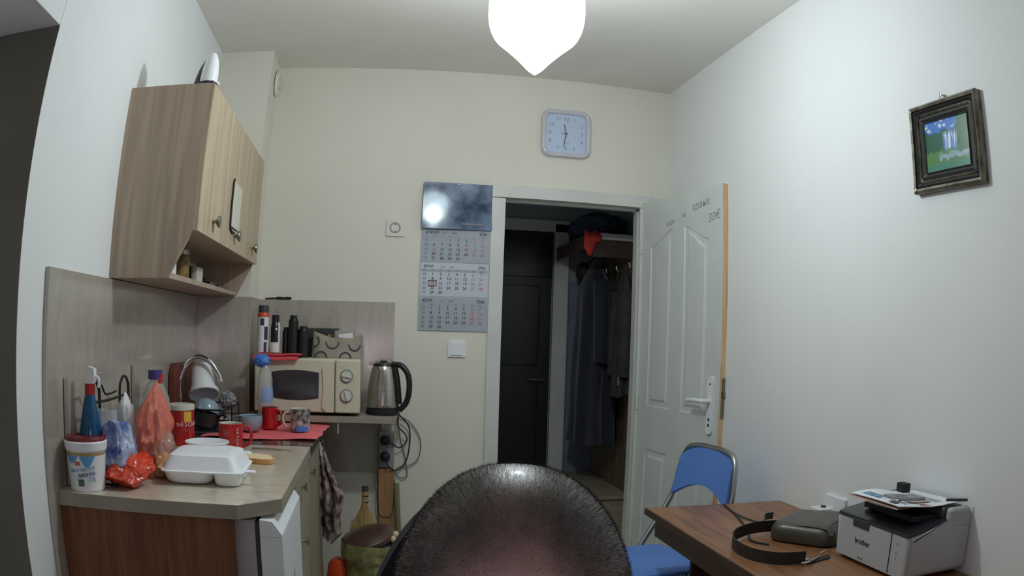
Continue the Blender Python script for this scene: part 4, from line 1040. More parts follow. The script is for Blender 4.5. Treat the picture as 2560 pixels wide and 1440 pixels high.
# towel
t = thing('kitchen_towel', 'dark patterned towel hanging from hook at counter end', 'towel', (-.24,3.36,.82))
b = bm_new()
def tw(u, v):
    # v from top (0) to bottom (1); u across
    wL = .012; spread = [ (0,.010),(.25,.035),(.5,.075),(.72,.060),(.9,.062),(1,.03) ]
    for (a0,s0),(a1,s1) in zip(spread, spread[1:]):
        if v <= a1: s_ = s0+(s1-s0)*(v-a0)/(a1-a0); break
    x = -.250+(u)*s_*1.45
    z = .815-.43*v+.05*(u-.5)*(v > .05)*v*-1
    y = 3.37+.022*math.sin(u*14)*min(1,v*3)+.01*math.sin(v*9)
    return Vector((x, y, z))
grid(b, tw, 40, 40, .004); obj('cloth', b, 'towel', t)
b = bm_new(); tube(b, [(-.250,3.365,.83),(-.243,3.362,.80),(-.240,3.36,.77)], .006, 8, 3); obj('loop', b, 'towelw', t)
b = bm_new(); tube(b, [(-.25,3.372,.835),(-.236,3.37,.833),(-.232,3.37,.842)], .004, 8, 3); obj('hook', b, 'chrome', t)

# ------------------------------------------------------------------ back wall: socket, switch, clock, calendar
t = thing('wall_socket', 'single white wall socket left of the calendar', 'socket', (.067,YB,1.83))
b = bm_new(); prism(b, rrect(.088,.085,.008,4,.067,1.828), 1, YB-.010, YB); obj('plate', b, 'offwhite', t)
b = bm_new(); lathe(b, [(.0,.004),(.019,.004),(.020,.012),(.026,.012),(.028,.010)], 28, T=Matrix.Translation((.067,YB,1.828)) @ Matrix.Rotation(R(90),4,'X')); obj('insert', b, 'grey', t)
b = bm_new()
for dx in (-.0095,.0095): lathe(b, [(0,0),(.003,0),(.003,.001),(0,.001)], 10, T=Matrix.Translation((.067+dx,YB-.0042,1.828)) @ Matrix.Rotation(R(90),4,'X'))
for dz in (-.019,.016): box(b, (.064,YB-.0125,1.828+dz), (.070,YB-.0105,1.831+dz))
obj('holes', b, 'black', t)
t = thing('light_switch', 'square white light switch below the calendar', 'switch', (.395,YB,1.242))
b = bm_new(); prism(b, rrect(.086,.080,.006,4,.395,1.242), 1, YB-.009, YB); obj('plate', b, 'white', t)
b = bm_new(); prism(b, rrect(.062,.062,.004,3,.395,1.242), 1, YB-.014, YB-.009); obj('rocker', b, 'white', t)

# clock
cx, cz, cs = .911, 2.369, .262
t = thing('wall_clock', 'square white wall clock with rounded corners above doorway', 'clock', (cx,YB,cz), rot=(0,R(0),0))
b = bm_new()
def cring(w_, y, r_): return [(cx+x, y, cz+z) for x, z in rrect(w_, w_, r_, 8)]
RG = [cring(cs,YB,.05), cring(cs,YB-.020,.05), cring(cs-.008,YB-.030,.048), cring(cs-.028,YB-.033,.04), cring(cs-.046,YB-.028,.03), cring(cs-.05,YB-.014,.03)]
V = [[b.verts.new(p) for p in r_] for r_ in RG]
for A, B in zip(V, V[1:]):
    for i in range(len(A)): b.faces.new((A[i],A[(i+1)%len(A)],B[(i+1)%len(A)],B[i]))
obj('rim', b, 'clockrim', t, ang=50)
b = bm_new(); prism(b, rrect(cs-.05,cs-.05,.03,8,cx,cz), 1, YB-.014, YB-.001); fc = obj('face', b, 'clockface', t)
it = []
PO = {12:(0,.078),1:(.044,.078),2:(.083,.044),3:(.084,0),4:(.083,-.044),5:(.043,-.080),6:(0,-.080),7:(-.043,-.080),8:(-.083,-.044),9:(-.084,0),10:(-.078,.046),11:(-.042,.080)}
for n_, (x, z) in PO.items(): obj('numeral', text_mesh([(str(n_), orient((cx+x,YB-.0145,cz+z),(1,0,0),(0,0,1)), .028 if n_ != 12 else .031, 'CENTER')], .0002), 'clockink', fc, smooth=False)
b = text_mesh([('QUARTZ', orient((cx+.006,YB-.0145,cz-.052),(1,0,0),(0,0,1)), .007, 'CENTER')], .0002); obj('small_lettering', b, 'clockink', fc, smooth=False)
def chand(name, a, L0, L1, w_, y):
    d = Vector((math.sin(a),0,math.cos(a))); p = Vector((math.cos(a),0,-math.sin(a))); C = Vector((cx,y,cz))
    b = bm_new(); A = [C-d*L0-p*w_, C-d*L0+p*w_, C+d*L1+p*w_*.6, C+d*L1-p*w_*.6]
    VA = [b.verts.new(q) for q in A]; VB = [b.verts.new(q+Vector((0,-.001,0))) for q in A]
    b.faces.new(VA); b.faces.new(VB[::-1])
    for i in range(4): b.faces.new((VA[i],VB[i],VB[(i+1)%4],VA[(i+1)%4]))
    obj(name, b, 'hand', t, smooth=False)
chand('hour_hand', R(-12), .0, .052, .0032, YB-.0165)
chand('minute_hand', R(190), .0, .078, .0030, YB-.0185)
chand('second_hand', R(269), .01, .030, .0009, YB-.0205)
b = bm_new(); lathe(b, [(0,.014),(.006,.014),(.005,.0225),(0,.0225)], 16, T=Matrix.Translation((cx,YB,cz)) @ Matrix.Rotation(R(90),4,'X')); obj('hub', b, 'hand', t)

# calendar: glossy head plus three month sheets
x0, x1 = .198, .548; zt_ = 2.064
yc = YB-.004
t = thing('wall_calendar', 'three month wall calendar with dark glossy picture head', 'calendar', ((x0+x1)/2,YB,1.33))
b = bm_new(); box(b, (x0,yc-.0,1.832), (x1,yc+.004,zt_)) if False else None
b = bm_new(); box(b, (x0,YB-.0052,1.328), (x1-.006,YB,1.836)); obj('backing_sheet', b, 'calpaper', t, smooth=False)
b = bm_new(); grid(b, lambda u, v: Vector((x0+(x1-x0)*u, YB-.030+.1*((x0+.35*u-.24)**2+(1.83+.234*v-1.86)**2)+.015*.35*u+.015*.234*v, 1.830+.234*v)), 20, 14, .0012)
hd = obj('picture_head', b, 'poster', t, ang=60)
b = text_mesh([('МЕТИКС', orient((x0+.012,YB-.0262,zt_-.020),(1,0,0),(0,0,1)), .022, 'LEFT')], .0002)
obj('head_lettering', b, 'inkgrey', hd, smooth=False)
b = bm_new(); prism(b, [(x0+.195,YB-.0285),(x0+.305,YB-.0235),(x0+.305,YB-.0215),(x0+.195,YB-.0265)], 2, 1.851, 1.862); obj('head_bars', b, 'inkgrey', hd, smooth=False)
b = bm_new(); lathe(b, [(0,0),(.005,0),(.004,.004),(0,.005)], 12, T=Matrix.Translation(((x0+x1)/2,YB-.022,zt_-.008)) @ Matrix.Rotation(R(90),4,'X')); obj('nail', b, 'dullmetal', t)
WD = 'ПН ВТ СР ЧТ ПТ СБ НД'.split()
def month(z1, name, eng, weeks, first, ndays, red, m, dim=False):
    hgt = .163; yy = YB-.0052-.0015
    b = bm_new(); grid(b, lambda u, v: Vector((x0+.004+(x1-x0-.014)*u, yy-.001*math.sin(PI*v)*math.sin(3*u), z1-hgt+hgt*v)), 12, 6, .0009); sh = obj('month_sheet', b, m, t, ang=60)
    y = yy-.0022; cw = (x1-x0-.03)/8
    b = bm_new(); box(b, (x0+.008,y,z1-.043), (x1-.016,y+.0006,z1-.030)); obj('weekday_band', b, 'calhead', sh, smooth=False)
    y -= .0008
    P = lambda x, z: orient((x,y,z),(1,0,0),(0,0,1))
    dk, rd, gr = [], [], []
    dk.append((name, P(x0+.020,z1-.017), .019, 'LEFT')); dk.append(('2026', P(x1-.024,z1-.017), .019, 'RIGHT'))
    gr.append((eng, P(x0+.105,z1-.017), .010, 'LEFT')); gr.append((name.lower(), P(x0+.150,z1-.017), .010, 'LEFT'))
    for k, s in enumerate(['№']+WD): gr.append((s, P(x0+.025+cw*k,z1-.0365), .0105, 'CENTER'))
    day = 1; col = first; row = 0
    for wk in range(5):
        z = z1-.0545-wk*.0225
        gr.append((str(weeks+wk), P(x0+.025,z), .0175, 'CENTER'))
        while col < 7 and day <= ndays:
            (rd if (day in red or col >= 5) else dk).append((str(day), P(x0+.025+cw*(col+1),z), .0195, 'CENTER')); day += 1; col += 1
        col = 0
    obj('heading', text_mesh(dk[:2], .0002), 'ink', sh, smooth=False, kind='stuff')
    for q in dk[2:]: obj('date', text_mesh([q], .0002), 'ink', sh, smooth=False)
    for q in rd: obj('date', text_mesh([q], .0002), 'inkred', sh, smooth=False)
    obj('week_lettering', text_mesh(gr, .0002), 'inkgrey', sh, smooth=False, kind='stuff')
month(1.828, 'АПРИЛ', 'april', 14, 2, 30, {10,12,13}, 'calgrey')
month(1.660, 'ЮНИ', 'june', 23, 0, 30, set(), 'calpaper')
month(1.492, 'ЮНИ', 'june', 23, 0, 30, set(), 'calgrey')
b = bm_new(); zz = 1.660-.0545-2*.0225; xx = x0+.025+(x1-x0-.03)/8
for (a0, c0, a1, c1) in ((-.021,.011,.021,.014),(-.021,-.014,.021,-.011),(-.021,-.011,-.018,.011),(.018,-.011,.021,.011)):
    box(b, (xx+a0,YB-.0125,zz+c0), (xx+a1,YB-.0115,zz+c1))
obj('date_marker', b, 'darkred', t, smooth=False)

# ------------------------------------------------------------------ picture on the right wall
px_ = XR
TP = Matrix.Translation((XR,1.555,1.905)) @ Matrix.Rotation(R(1.0),4,'X')
# local: x = out of wall is -X ; use y (depth) and z
t = thing('framed_picture', 'framed waterfall landscape picture on the right wall', 'picture', (XR,1.555,1.905))
def fr(name, w0_, h0_, w1_, h1_, xo0, xo1, m, par, r_=.004):
    b = bm_new()
    def rg(w_, h_, xo): return [b.verts.new(TP @ Vector((-xo, y, z))) for (y, z) in rrect(w_, h_, r_, 3)]
    rings = [rg(w0_,h0_,0), rg(w0_,h0_,xo0), rg((w0_+w1_)/2,(h0_+h1_)/2,max(xo0,xo1)+.003), rg(w1_,h1_,xo1), rg(w1_,h1_,0)]
    for A, B in zip(rings, rings[1:]):
        for i in range(len(A)): b.faces.new((A[i],A[(i+1)%len(A)],B[(i+1)%len(A)],B[i]))
    return obj(name, b, m, par, ang=30)
fr('outer_moulding', .325, .270, .297, .242, .020, .024, 'silverframe', t)
fr('black_band', .2969, .2419, .268, .213, .018, .016, 'frameblack', t)
fr('silver_line', .2679, .2129, .252, .197, .0165, .015, 'silverframe', t, .012)
fr('inner_band', .2519, .1969, .212, .157, .013, .011, 'frameblack', t)
fr('inner_line', .2119, .1569, .205, .150, .0125, .012, 'silverframe', t, .001)
b = bm_new()
uvs = [(.102,-.0745,0,0),(-.102,-.0745,1,0),(-.102,.0745,1,1),(.102,.0745,0,1)]
vs = [b.verts.new(TP @ Vector((-.010,y,z))) for (y,z,u,v) in uvs]; f = b.faces.new(vs)
uvl = b.loops.layers.uv.new('UVMap')
for l, q in zip(f.loops, uvs): l[uvl].uv = (q[2], q[3])
back = [b.verts.new(TP @ Vector((-.002,y,z))) for (y,z,u,v) in uvs]; b.faces.new(back[::-1])
for i in range(4): b.faces.new((vs[i],back[i],back[(i+1)%4],vs[(i+1)%4]))
obj('waterfall_print', b, 'waterfall', t, smooth=False)
b = bm_new(); lathe(b, [(0,0),(.003,0),(.003,.014),(.006,.015),(0,.017)], 10, T=Matrix.Translation((XR,1.556,2.055)) @ Matrix.Rotation(R(-90),4,'Y')); obj('nail', b, 'dullmetal', t)
b = bm_new(); tube(b, [(XR-.008,1.54,2.04),(XR-.012,1.556,2.056),(XR-.008,1.572,2.04)], .0015, 6, 3); obj('hanging_wire', b, 'dullmetal', t)

# ------------------------------------------------------------------ desk on the right
ZA = .7252
t = thing('writing_desk', 'dark walnut desk along right wall carrying the printer', 'desk', (1.22,1.7,0))
b = bm_new(); box(b, (.941,.75,ZA-.022), (XR-.002,2.519,ZA), .002); obj('desk_top', b, 'deskw', t)
b = bm_new(); box(b, (.935,.745,ZA-.024), (.9405,2.524,ZA-.001)); box(b, (.941,2.5195,ZA-.024), (XR-.002,2.524,ZA-.001)); obj('edge_band', b, 'deskdark', t)
b = bm_new(); box(b, (.962,.80,ZA-.095), (.98,2.48,ZA-.028), .001); obj('apron', b, 'deskdark', t)
b = bm_new(); box(b, (.98,2.462,ZA-.095), (XR-.03,2.48,ZA-.028), .001); obj('apron', b, 'deskdark', t)
b = bm_new(); box(b, (1.10,2.44,0), (XR-.03,2.46,ZA-.025), .001); obj('end_panel', b, 'deskdark', t)
b = bm_new(); box(b, (1.0,.80,0), (XR-.03,.82,ZA-.025), .001); obj('end_panel', b, 'deskdark', t)
b = bm_new(); box(b, (1.02,.84,.10), (XR-.03,1.30,ZA-.1), .001); obj('drawer_box', b, 'deskdark', t)
b = bm_new(); box(b, (1.44,.82,.25), (1.455,2.44,ZA-.03), .001); obj('modesty_panel', b, 'deskdark', t)

# printer
PX0, PX1, PY0, PY1 = 1.257, 1.487, 1.425, 1.773
z0 = ZA+.012
t = thing('laser_printer', 'compact white laser printer with dark top on desk', 'printer', (1.37,1.6,ZA))
b = bm_new()
prof = [(PX0,z0),(PX1,z0),(PX1,ZA+.175),(1.43,ZA+.178),(1.415,ZA+.150),(PX0+.004,ZA+.128),(PX0,ZA+.122)]
VA = [b.verts.new((x,PY0,z)) for x,z in prof]; VB = [b.verts.new((x,PY1,z)) for x,z in prof]
b.faces.new(VA); b.faces.new(VB[::-1]); n = len(prof)
for i in range(n): b.faces.new((VA[i],VB[i],VB[(i+1)%n],VA[(i+1)%n]))
ee = [e for e in b.edges if (abs(e.verts[0].co.y-e.verts[1].co.y) < 1e-6 and e.verts[0].co.y < PY0+.01 and min(v.co.x for v in e.verts) < PX0+.005) or (e.verts[0].co.x < PX0+.001 and e.verts[1].co.x < PX0+.001 and abs(e.verts[0].co.y-e.verts[1].co.y) < 1e-6)]
bmesh.ops.bevel(b, geom=ee, offset=.018, segments=5, profile=.5, affect='EDGES')
obj('body', b, mat('printer_white', (176,180,184), .4, var=.01), t, ang=50)
b = bm_new()
lid = [(PX0-.001,ZA+.123),(PX0+.002,ZA+.132),(PX0+.02,ZA+.138),(1.40,ZA+.158),(1.43,ZA+.150),(1.40,ZA+.140),(PX0+.02,ZA+.124)]
VA = [b.verts.new((x,PY0+.006,z)) for x,z in lid]; VB = [b.verts.new((x,PY1-.004,z)) for x,z in lid]
b.faces.new(VA); b.faces.new(VB[::-1]); n = len(lid)
for i in range(n): b.faces.new((VA[i],VB[i],VB[(i+1)%n],VA[(i+1)%n]))
tp_ = obj('top_cover', b, mat('printer_black', (34,36,42), .3, var=.04, coat=.2), t, ang=40)
b = bm_new(); prism(b, [(PX0+.05,PY0+.06),(1.41,PY0+.045),(1.43,PY0+.09),(1.43,PY1-.05),(PX0+.05,PY1-.06)], 2, ZA+.150, ZA+.165); obj('output_tray', b, 'black', tp_, smooth=False)
b = bm_new(); box(b, (1.40,PY0+.03,ZA+.15), (PX1+.001,PY1-.03,ZA+.186), .01, 3); obj('rear_hood', b, 'dgrey', t)
b = bm_new(); box(b, (1.405,PY0-.001,ZA+.130), (PX1+.002,PY0+.028,ZA+.188), .012, 4); obj('rear_shoulder', b, mat('printer_shoulder', (168,172,176), .4, var=.01), t)
b = bm_new(); box(b, (PX0-.0016,1.502,z0+.004), (PX0+.001,1.504,ZA+.125)); obj('door_seam', b, 'blacksoft', t)
b = bm_new(); box(b, (PX0-.003,1.61,ZA+.105), (PX0+.002,1.69,ZA+.127), .002); obj('finger_grip', b, 'dgrey', t)
b = text_mesh([('brother', orient((PX0-.0012,1.636,ZA+.068),(0,-1,0),(0,0,1)), .023, 'CENTER'), ('HL-1110', orient((PX0-.0012,1.636,ZA+.022),(0,-1,0),(0,0,1)), .007, 'CENTER')], .0003)
obj('lettering', b, 'ink', t, smooth=False, kind='stuff')
b = bm_new()
for z in (.10,.075,.062): lathe(b, [(0,0),(.003,0),(.003,.0012),(0,.0015)], 10, T=Matrix.Translation((PX0+.0002,1.475,ZA+z)) @ Matrix.Rotation(R(-90),4,'Y'))
obj('buttons', b, 'grey', t)
for (x, y) in ((PX0+.03,PY0+.03),(PX0+.03,PY1-.03),(PX1-.03,PY0+.03),(PX1-.03,PY1-.03)):
    b = bm_new(); lathe(b, [(0,0),(.012,0),(.012,.013),(0,.013)], 12, (x,y,ZA)); obj('foot', b, 'black', t)
# papers on the printer
zp = ZA+.190
t = thing('newspaper', 'folded newspaper lying on top of the printer', 'newspaper', (1.36,1.58,zp))
b = bm_new(); grid(b, lambda u, v: Vector((1.252+.222*v, 1.71-.228*u-.02*v, zp+.004+.004*math.sin(5*v+2*u)+.010*max(0,.3-u)*math.sin(6*v))), 20, 20, .0015); nw = obj('top_page', b, 'paper', t, ang=60)
b = bm_new(); grid(b, lambda u, v: Vector((1.246+.226*v, 1.722-.236*u-.02*v, zp-.001+.003*math.sin(5*v))), 16, 16, .001); obj('lower_page', b, 'tan', t, ang=60)
def onp(x, y): return zp+.0042+.004*math.sin(5*(x-1.252)/.222+2*(1.71-.09*(x-1.252)-y)/.228)
def pp(name, x0_, x1_, y0_, y1_, m):
    b = bm_new(); grid(b, lambda u, v: Vector((x0_+(x1_-x0_)*u, y0_+(y1_-y0_)*v, onp(x0_+(x1_-x0_)*u, y0_+(y1_-y0_)*v)+.0022)), 6, 6, .0003); obj(name, b, m, nw, smooth=False)
pp('photo_print', 1.305,1.37,1.575,1.63,'grey'); pp('photo_print', 1.32,1.40,1.515,1.573,'tan'); pp('heading', 1.27,1.285,1.60,1.68,'skyprint')
pp('text_block', 1.29,1.295,1.50,1.68,'inkgrey'); pp('text_block', 1.41,1.414,1.50,1.66,'inkgrey'); pp('text_block', 1.425,1.429,1.50,1.66,'inkgrey'); pp('round_print', 1.262,1.282,1.515,1.545,'dgrey')
t = thing('box_charger', 'little black cube charger standing on the newspaper', 'charger', (1.375,1.62,zp+.01))
b = bm_new(); box(b, (1.365,1.605,zp+.012), (1.392,1.640,zp+.038), .002); obj('body', b, 'blacksoft', t)
b = bm_new(); tube(b, [(1.29,1.535,zp+.014),(1.36,1.50,zp+.016)], .005, 8, 0); pn = tag(obj('marker_pen', b, 'grey'), 'short grey marker lying on the newspaper', 'pen')
b = bm_new(); tube(b, [(1.42,1.47,zp+.013),(1.475,1.435,zp+.014)], .004, 8, 0); tag(obj('dark_pen', b, 'dgrey'), 'dark pen sticking out over right edge of newspaper', 'pen')

# wall socket behind desk with white adapter
t = thing('wall_outlet', 'white wall outlet just above desk behind printer', 'socket', (XR,2.13,.78))
b = bm_new(); box(b, (XR-.012,2.06,.755), (XR,2.19,.815), .004); obj('plate', b, 'white', t)
b = bm_new(); box(b, (XR-.065,2.13,.742), (XR-.012,2.20,.772), .004); tag(obj('power_adapter', b, 'white'), 'white power adapter plugged in low on right wall', 'adapter')
b = bm_new(); lathe(b, [(0,0),(.010,0),(.010,.006),(0,.006)], 16, (XR-.03,2.165,.7725)); obj('round_hole', b, 'dgrey', t)

# shoulder bag with strap
c = (1.30,1.97,ZA)
t = thing('shoulder_bag', 'dark brown leather shoulder bag lying flat on desk', 'bag', c)
TB = Matrix.Translation((1.315,1.985,ZA+.001)) @ Matrix.Rotation(R(38),4,'Z')
b = bm_new(); loft(b, [(rrect(.26,.21,.04),0),(rrect(.272,.222,.045),.008),(rrect(.27,.22,.045),.038),(rrect(.25,.20,.04),.054),(rrect(.20,.15,.03),.060)], TB); obj('body', b, 'leather', t, ang=60)
b = bm_new(); grid(b, lambda u, v: TB @ Vector((-.125+.25*u, -.104+.145*v, .061+.006*math.sin(PI*v)-.014*(v < .08)-.008*(abs(u-.5)*2)**6)), 20, 16, .003); fl = obj('flap', b, 'leather', t, ang=60)
b = bm_new(); tube(b, [TB @ Vector((-.09,-.09,.067)), TB @ Vector((0,-.098,.067)), TB @ Vector((.09,-.09,.067))], .0015, 6, 4); obj('stitched_seam', b, 'strap', fl)
def ribbon(name, pts, w_, m, par, n=8, th=.003):
    P = spline(pts, n); b = bm_new(); k = len(P)
    def fn(u, v):
        i = min(k-1, int(round(u*(k-1)))); return P[i]+Vector((0,0,1))*(v-.0)*w_
    grid(b, fn, k-1, 2, th); return obj(name, b, m, par, ang=60)
ribbon('strap', [(1.215,2.045,ZA+.012),(1.12,2.04,ZA+.012),(1.03,1.99,ZA+.008),(.985,1.90,ZA+.004),(.99,1.80,ZA+.002),(1.04,1.735,ZA+.001),(1.12,1.715,ZA+.001)], .036, 'strap', t)
b = bm_new(); grid(b, lambda u, v: Vector((1.12+.10*u+.01*v, 1.705+.03*v+.03*u, ZA+.003+.004*math.sin(PI*v))), 10, 4, .003); obj('strap_end', b, 'strap', t, ang=60)
b = bm_new(); tube(b, [(1.10,1.70,ZA+.010),(1.12,1.695,ZA+.012),(1.135,1.715,ZA+.012),(1.115,1.725,ZA+.010)], .003, 8, 4, closed=True); tube(b, [(1.135,1.71,ZA+.010),(1.17,1.73,ZA+.010),(1.20,1.76,ZA+.010)], .0025, 8, 4); obj('buckle', b, 'chrome', t)
b = bm_new(); tube(b, [(1.23,1.77,ZA+.012),(1.215,1.755,ZA+.02),(1.20,1.76,ZA+.010)], .003, 8, 4); obj('clasp_ring', b, 'chrome', t)
ribbon('strap_loop', [(1.17,2.06,ZA+.020),(1.19,2.10,ZA+.035),(1.23,2.115,ZA+.035)], .022, 'leather', t)
cord('desk_cable', 'thin dark cable running from chair to the leather bag', [(1.236,2.50,ZA+.005),(1.21,2.34,ZA+.004),(1.22,2.22,ZA+.004),(1.27,2.12,ZA+.004),(1.31,2.12,ZA+.004)], .003, 'cable')
cord('desk_cable', 'second dark cable running forward across desk to strap', [(1.234,2.49,ZA+.005),(1.19,2.28,ZA+.004),(1.135,2.10,ZA+.004),(1.09,1.99,ZA+.004),(1.12,1.93,ZA+.004)], .0035, 'cable')

# ------------------------------------------------------------------ blue folding chair
f = Vector((-.985,-.17,0)).normalized(); ww = Vector((-f.y, f.x, 0))  # ww: chair's left, towards the camera and right
CH = Vector((1.275,2.77,0))
TC = Matrix((ww, -f, Vector((0,0,1)))).transposed().to_4x4(); TC.translation = CH
# local: x across the chair, -y forward, z up; origin under the backrest
t = thing('folding_chair', 'blue folding chair with steel tube frame behind the desk', 'chair', CH)
b = bm_new()
def bk(u, v):
    x = -.20+.40*u
    top = .890-.045*abs(2*u-1)**3; bot = .700+.045*(1-(2*u-1)**2)-.02*abs(2*u-1)**2
    z = bot+(top-bot)*v
    return TC @ Vector((x*(1-.08*v), -.012+.022*(1-(2*u-1)**2)+.03*v, z))
grid(b, bk, 24, 14, .022); obj('backrest', b, 'blue', t, ang=60)
b = bm_new(); 
tube(b, [TC @ Vector(p) for p in ((-.205,-.42,.0),(-.205,-.20,.40),(-.205,-.03,.66),(-.195,.005,.80),(-.165,.02,.875),(-.10,.026,.897),(0,.028,.90),(.10,.026,.897),(.165,.02,.875),(.195,.005,.80),(.205,-.03,.66),(.205,-.20,.40),(.205,-.42,.0))], .0115, 12, 6)
obj('main_tube', b, 'tube', t)
b = bm_new(); tube(b, [TC @ Vector(p) for p in ((-.18,.06,.0),(-.18,-.17,.40),(-.18,-.21,.445),(.18,-.21,.445),(.18,-.17,.40),(.18,.06,.0))], .010, 10, 4); obj('rear_tube', b, 'tube', t)
b = bm_new(); loft(b, [(rrect(.37,.36,.05,6,0,-.25),.438),(rrect(.385,.375,.055,6,0,-.25),.447),(rrect(.385,.375,.055,6,0,-.25),.462),(rrect(.35,.34,.05,6,0,-.25),.474)], TC); obj('seat', b, 'blue', t, ang=60)
for y, z in ((-.36,.11),(.02,.09)):
    b = bm_new(); tube(b, [TC @ Vector((-.2,y,z)), TC @ Vector((.2,y,z))], .008, 10, 0); obj('crossbar', b, 'tube', t)

# ------------------------------------------------------------------ pendant lamp
L_ = Vector(LAMP_POS)
t = thing('pendant_lamp', 'bright white glowing pendant lamp hanging from ceiling', 'lamp', (L_.x,L_.y,H))
b = bm_new(); pr_ = [(.0,-.145),(.022,-.128),(.048,-.098),(.085,-.060),(.125,-.02),(.144,.03),(.148,.09),(.142,.15),(.11,.195),(.04,.218),(.02,.222)]
pr_ = [(max(0,p.x),p.y) for p in spline([(x,z,0) for x,z in pr_], 5)]
lathe(b, pr_, 48, tuple(L_)); obj('shade', b, emis('lamp_shade', (225,250,255), SHADE_GLOW, .62), t)
b = bm_new(); lathe(b, [(0,-.05),(.018,-.045),(.028,-.02),(.026,.01),(.014,.04),(.012,.06),(0,.06)], 24, tuple(L_)); obj('bulb', b, emis('bulb_glow', (240,252,255), 40, .4), t)
b = bm_new(); lathe(b, [(0,.06),(.02,.06),(.02,.12),(.02,.216),(.045,.220),(.05,.232),(.03,.240),(0,.240)], 28, tuple(L_)); obj('socket_cap', b, 'white', t)
b = bm_new(); tube(b, [L_+Vector((0,0,.24)), Vector((L_.x,L_.y,H-.03))], .004, 8, 0); obj('cord', b, 'white', t)
b = bm_new(); lathe(b, [(0,-.035),(.02,-.035),(.05,-.01),(.052,0),(0,0)], 28, (L_.x,L_.y,H)); obj('ceiling_rose', b, 'white', t)

# ------------------------------------------------------------------ the person's own desk with monitor (below and behind the camera)
t = thing('computer_table', 'plain wooden computer table in front of the seated person', 'desk', (0,-.1,0))
b = bm_new(); box(b, (-.6,-.45,.72), (.75,.22,.742), .003); obj('table_top', b, 'deskw', t)
for (x, y) in ((-.55,-.4),(-.55,.17),(.7,-.4),(.7,.17)):
    b = bm_new(); box(b, (x-.02,y-.02,0), (x+.02,y+.02,.72)); obj('leg', b, 'deskdark', t)
t = thing('computer_monitor', 'lit computer monitor facing the person below the camera', 'monitor', (0,-.04,.742))
b = bm_new(); box(b, (-.27,-.065,.955), (.27,-.035,1.285), .004); obj('housing', b, 'black', t)
b = bm_new(); box(b, (-.258,-.0345,.967), (.258,-.0335,1.273)); obj('screen', b, emis('screen_glow', (245,218,238), SCREEN_GLOW), t)
b = bm_new(); box(b, (-.03,-.075,.76), (.03,-.055,1.0)); box(b, (-.12,-.17,.742), (.12,.03,.756), .004); obj('stand', b, 'black', t)

# ------------------------------------------------------------------ person seated, head bowed towards the screen
HC = Vector((.0935,.500,1.119))          # centre of the skull
TH_ = Matrix.Translation(HC) @ Matrix.Rotation(R(-9),4,'Z') @ Matrix.Rotation(R(35),4,'X')   # face looks to -Y, bowed down
# local head frame: -y = face, z = crown, x = right
def head_r(d):
    """skull + face shape, direction d (unit) in the head frame"""
    x, y, z = d
    r_ = 1/math.sqrt((x/.0785)**2+(y/.098)**2+(z/.102)**2)
    return r_
person = thing('person', 'person with cropped dark hair bowing head before the camera', 'person', (.1,.75,0))
def skin_body():
    me = bpy.data.meshes.new('body')
    J = {}; V = []; E = []; RR = []
    def j(n, p, r_, par=None):
        J[n] = len(V); V.append(p); RR.append(r_)
        if par: E.append((J[par], J[n]))
    j('pelvis',(.10,.98,.56),(.15,.12)); j('belly',(.10,.93,.72),(.14,.105),'pelvis'); j('chest',(.10,.82,.88),(.155,.11),'belly'); j('uchest',(.10,.73,.985),(.13,.085),'chest')
    j('neck',(.102,.655,1.03),(.058,.058),'uchest'); j('nape',(.103,.575,1.075),(.055,.055),'neck')
    for s, nm in ((-1,'L'),(1,'R')):
        j('sh'+nm,(.10+s*.17,.73,.965),(.062,.062),'uchest'); j('ua'+nm,(.10+s*.215,.62,.86),(.050,.050),'sh'+nm); j('el'+nm,(.10+s*.235,.50,.775),(.042,.042),'ua'+nm)
        j('fa'+nm,(.10+s*.19,.36,.785),(.036,.036),'el'+nm); j('wr'+nm,(.10+s*.14,.22,.772),(.026,.022),'fa'+nm)
        j('hip'+nm,(.10+s*.10,.92,.53),(.095,.090),'pelvis'); j('th'+nm,(.10+s*.13,.70,.53),(.080,.078),'hip'+nm); j('kn'+nm,(.10+s*.15,.50,.52),(.062,.062),'th'+nm)
        j('ca'+nm,(.10+s*.15,.53,.30),(.055,.055),'kn'+nm); j('an'+nm,(.10+s*.15,.56,.09),(.036,.036),'ca'+nm); j('to'+nm,(.10+s*.16,.42,.045),(.038,.030),'an'+nm)
    me.from_pydata(V, E, []); o = bpy.data.objects.new('body', me); COL.objects.link(o)
    o.modifiers.new('skin', 'SKIN'); 
    if not me.skin_vertices: bpy.context.view_layer.update()
    return o, me, RR
def build_body():
    o, me, RR = skin_body()
    bpy.context.view_layer.objects.active = o
    sv = me.skin_vertices
    if not len(sv):
        bpy.ops.object.select_all(action='DESELECT'); o.select_set(True); bpy.ops.mesh.customdata_skin_add(); sv = me.skin_vertices
    for i, d in enumerate(sv[0].data): d.radius = RR[i]; d.use_root = (i == 0)
    o.modifiers['skin'].use_smooth_shade = True
    s = o.modifiers.new('sub', 'SUBSURF'); s.levels = 2; s.render_levels = 2
    dg = bpy.context.evaluated_depsgraph_get(); ev = o.evaluated_get(dg); m2 = bpy.data.meshes.new_from_object(ev)
    bpy.data.objects.remove(o); return m2
bmesh_body = build_body()
# clothes colour by zone: pullover and trousers are skins of the same continuous figure
me = bmesh_body
bod = obj('body', me, 'navycloth', person)
me.materials.append(M['jeans']); me.materials.append(M['skin']); me.materials.append(M['black'])
for p in me.polygons:
    c_ = frame(person) @ p.center
    if c_.z < .10 and c_.y < .60: p.material_index = 3
    elif c_.y < .27 and c_.z > .7: p.material_index = 2
    elif c_.y < .645 and c_.z > 1.0: p.material_index = 2
    elif c_.z < .60 or (c_.z < .64 and c_.y < .75): p.material_index = 1
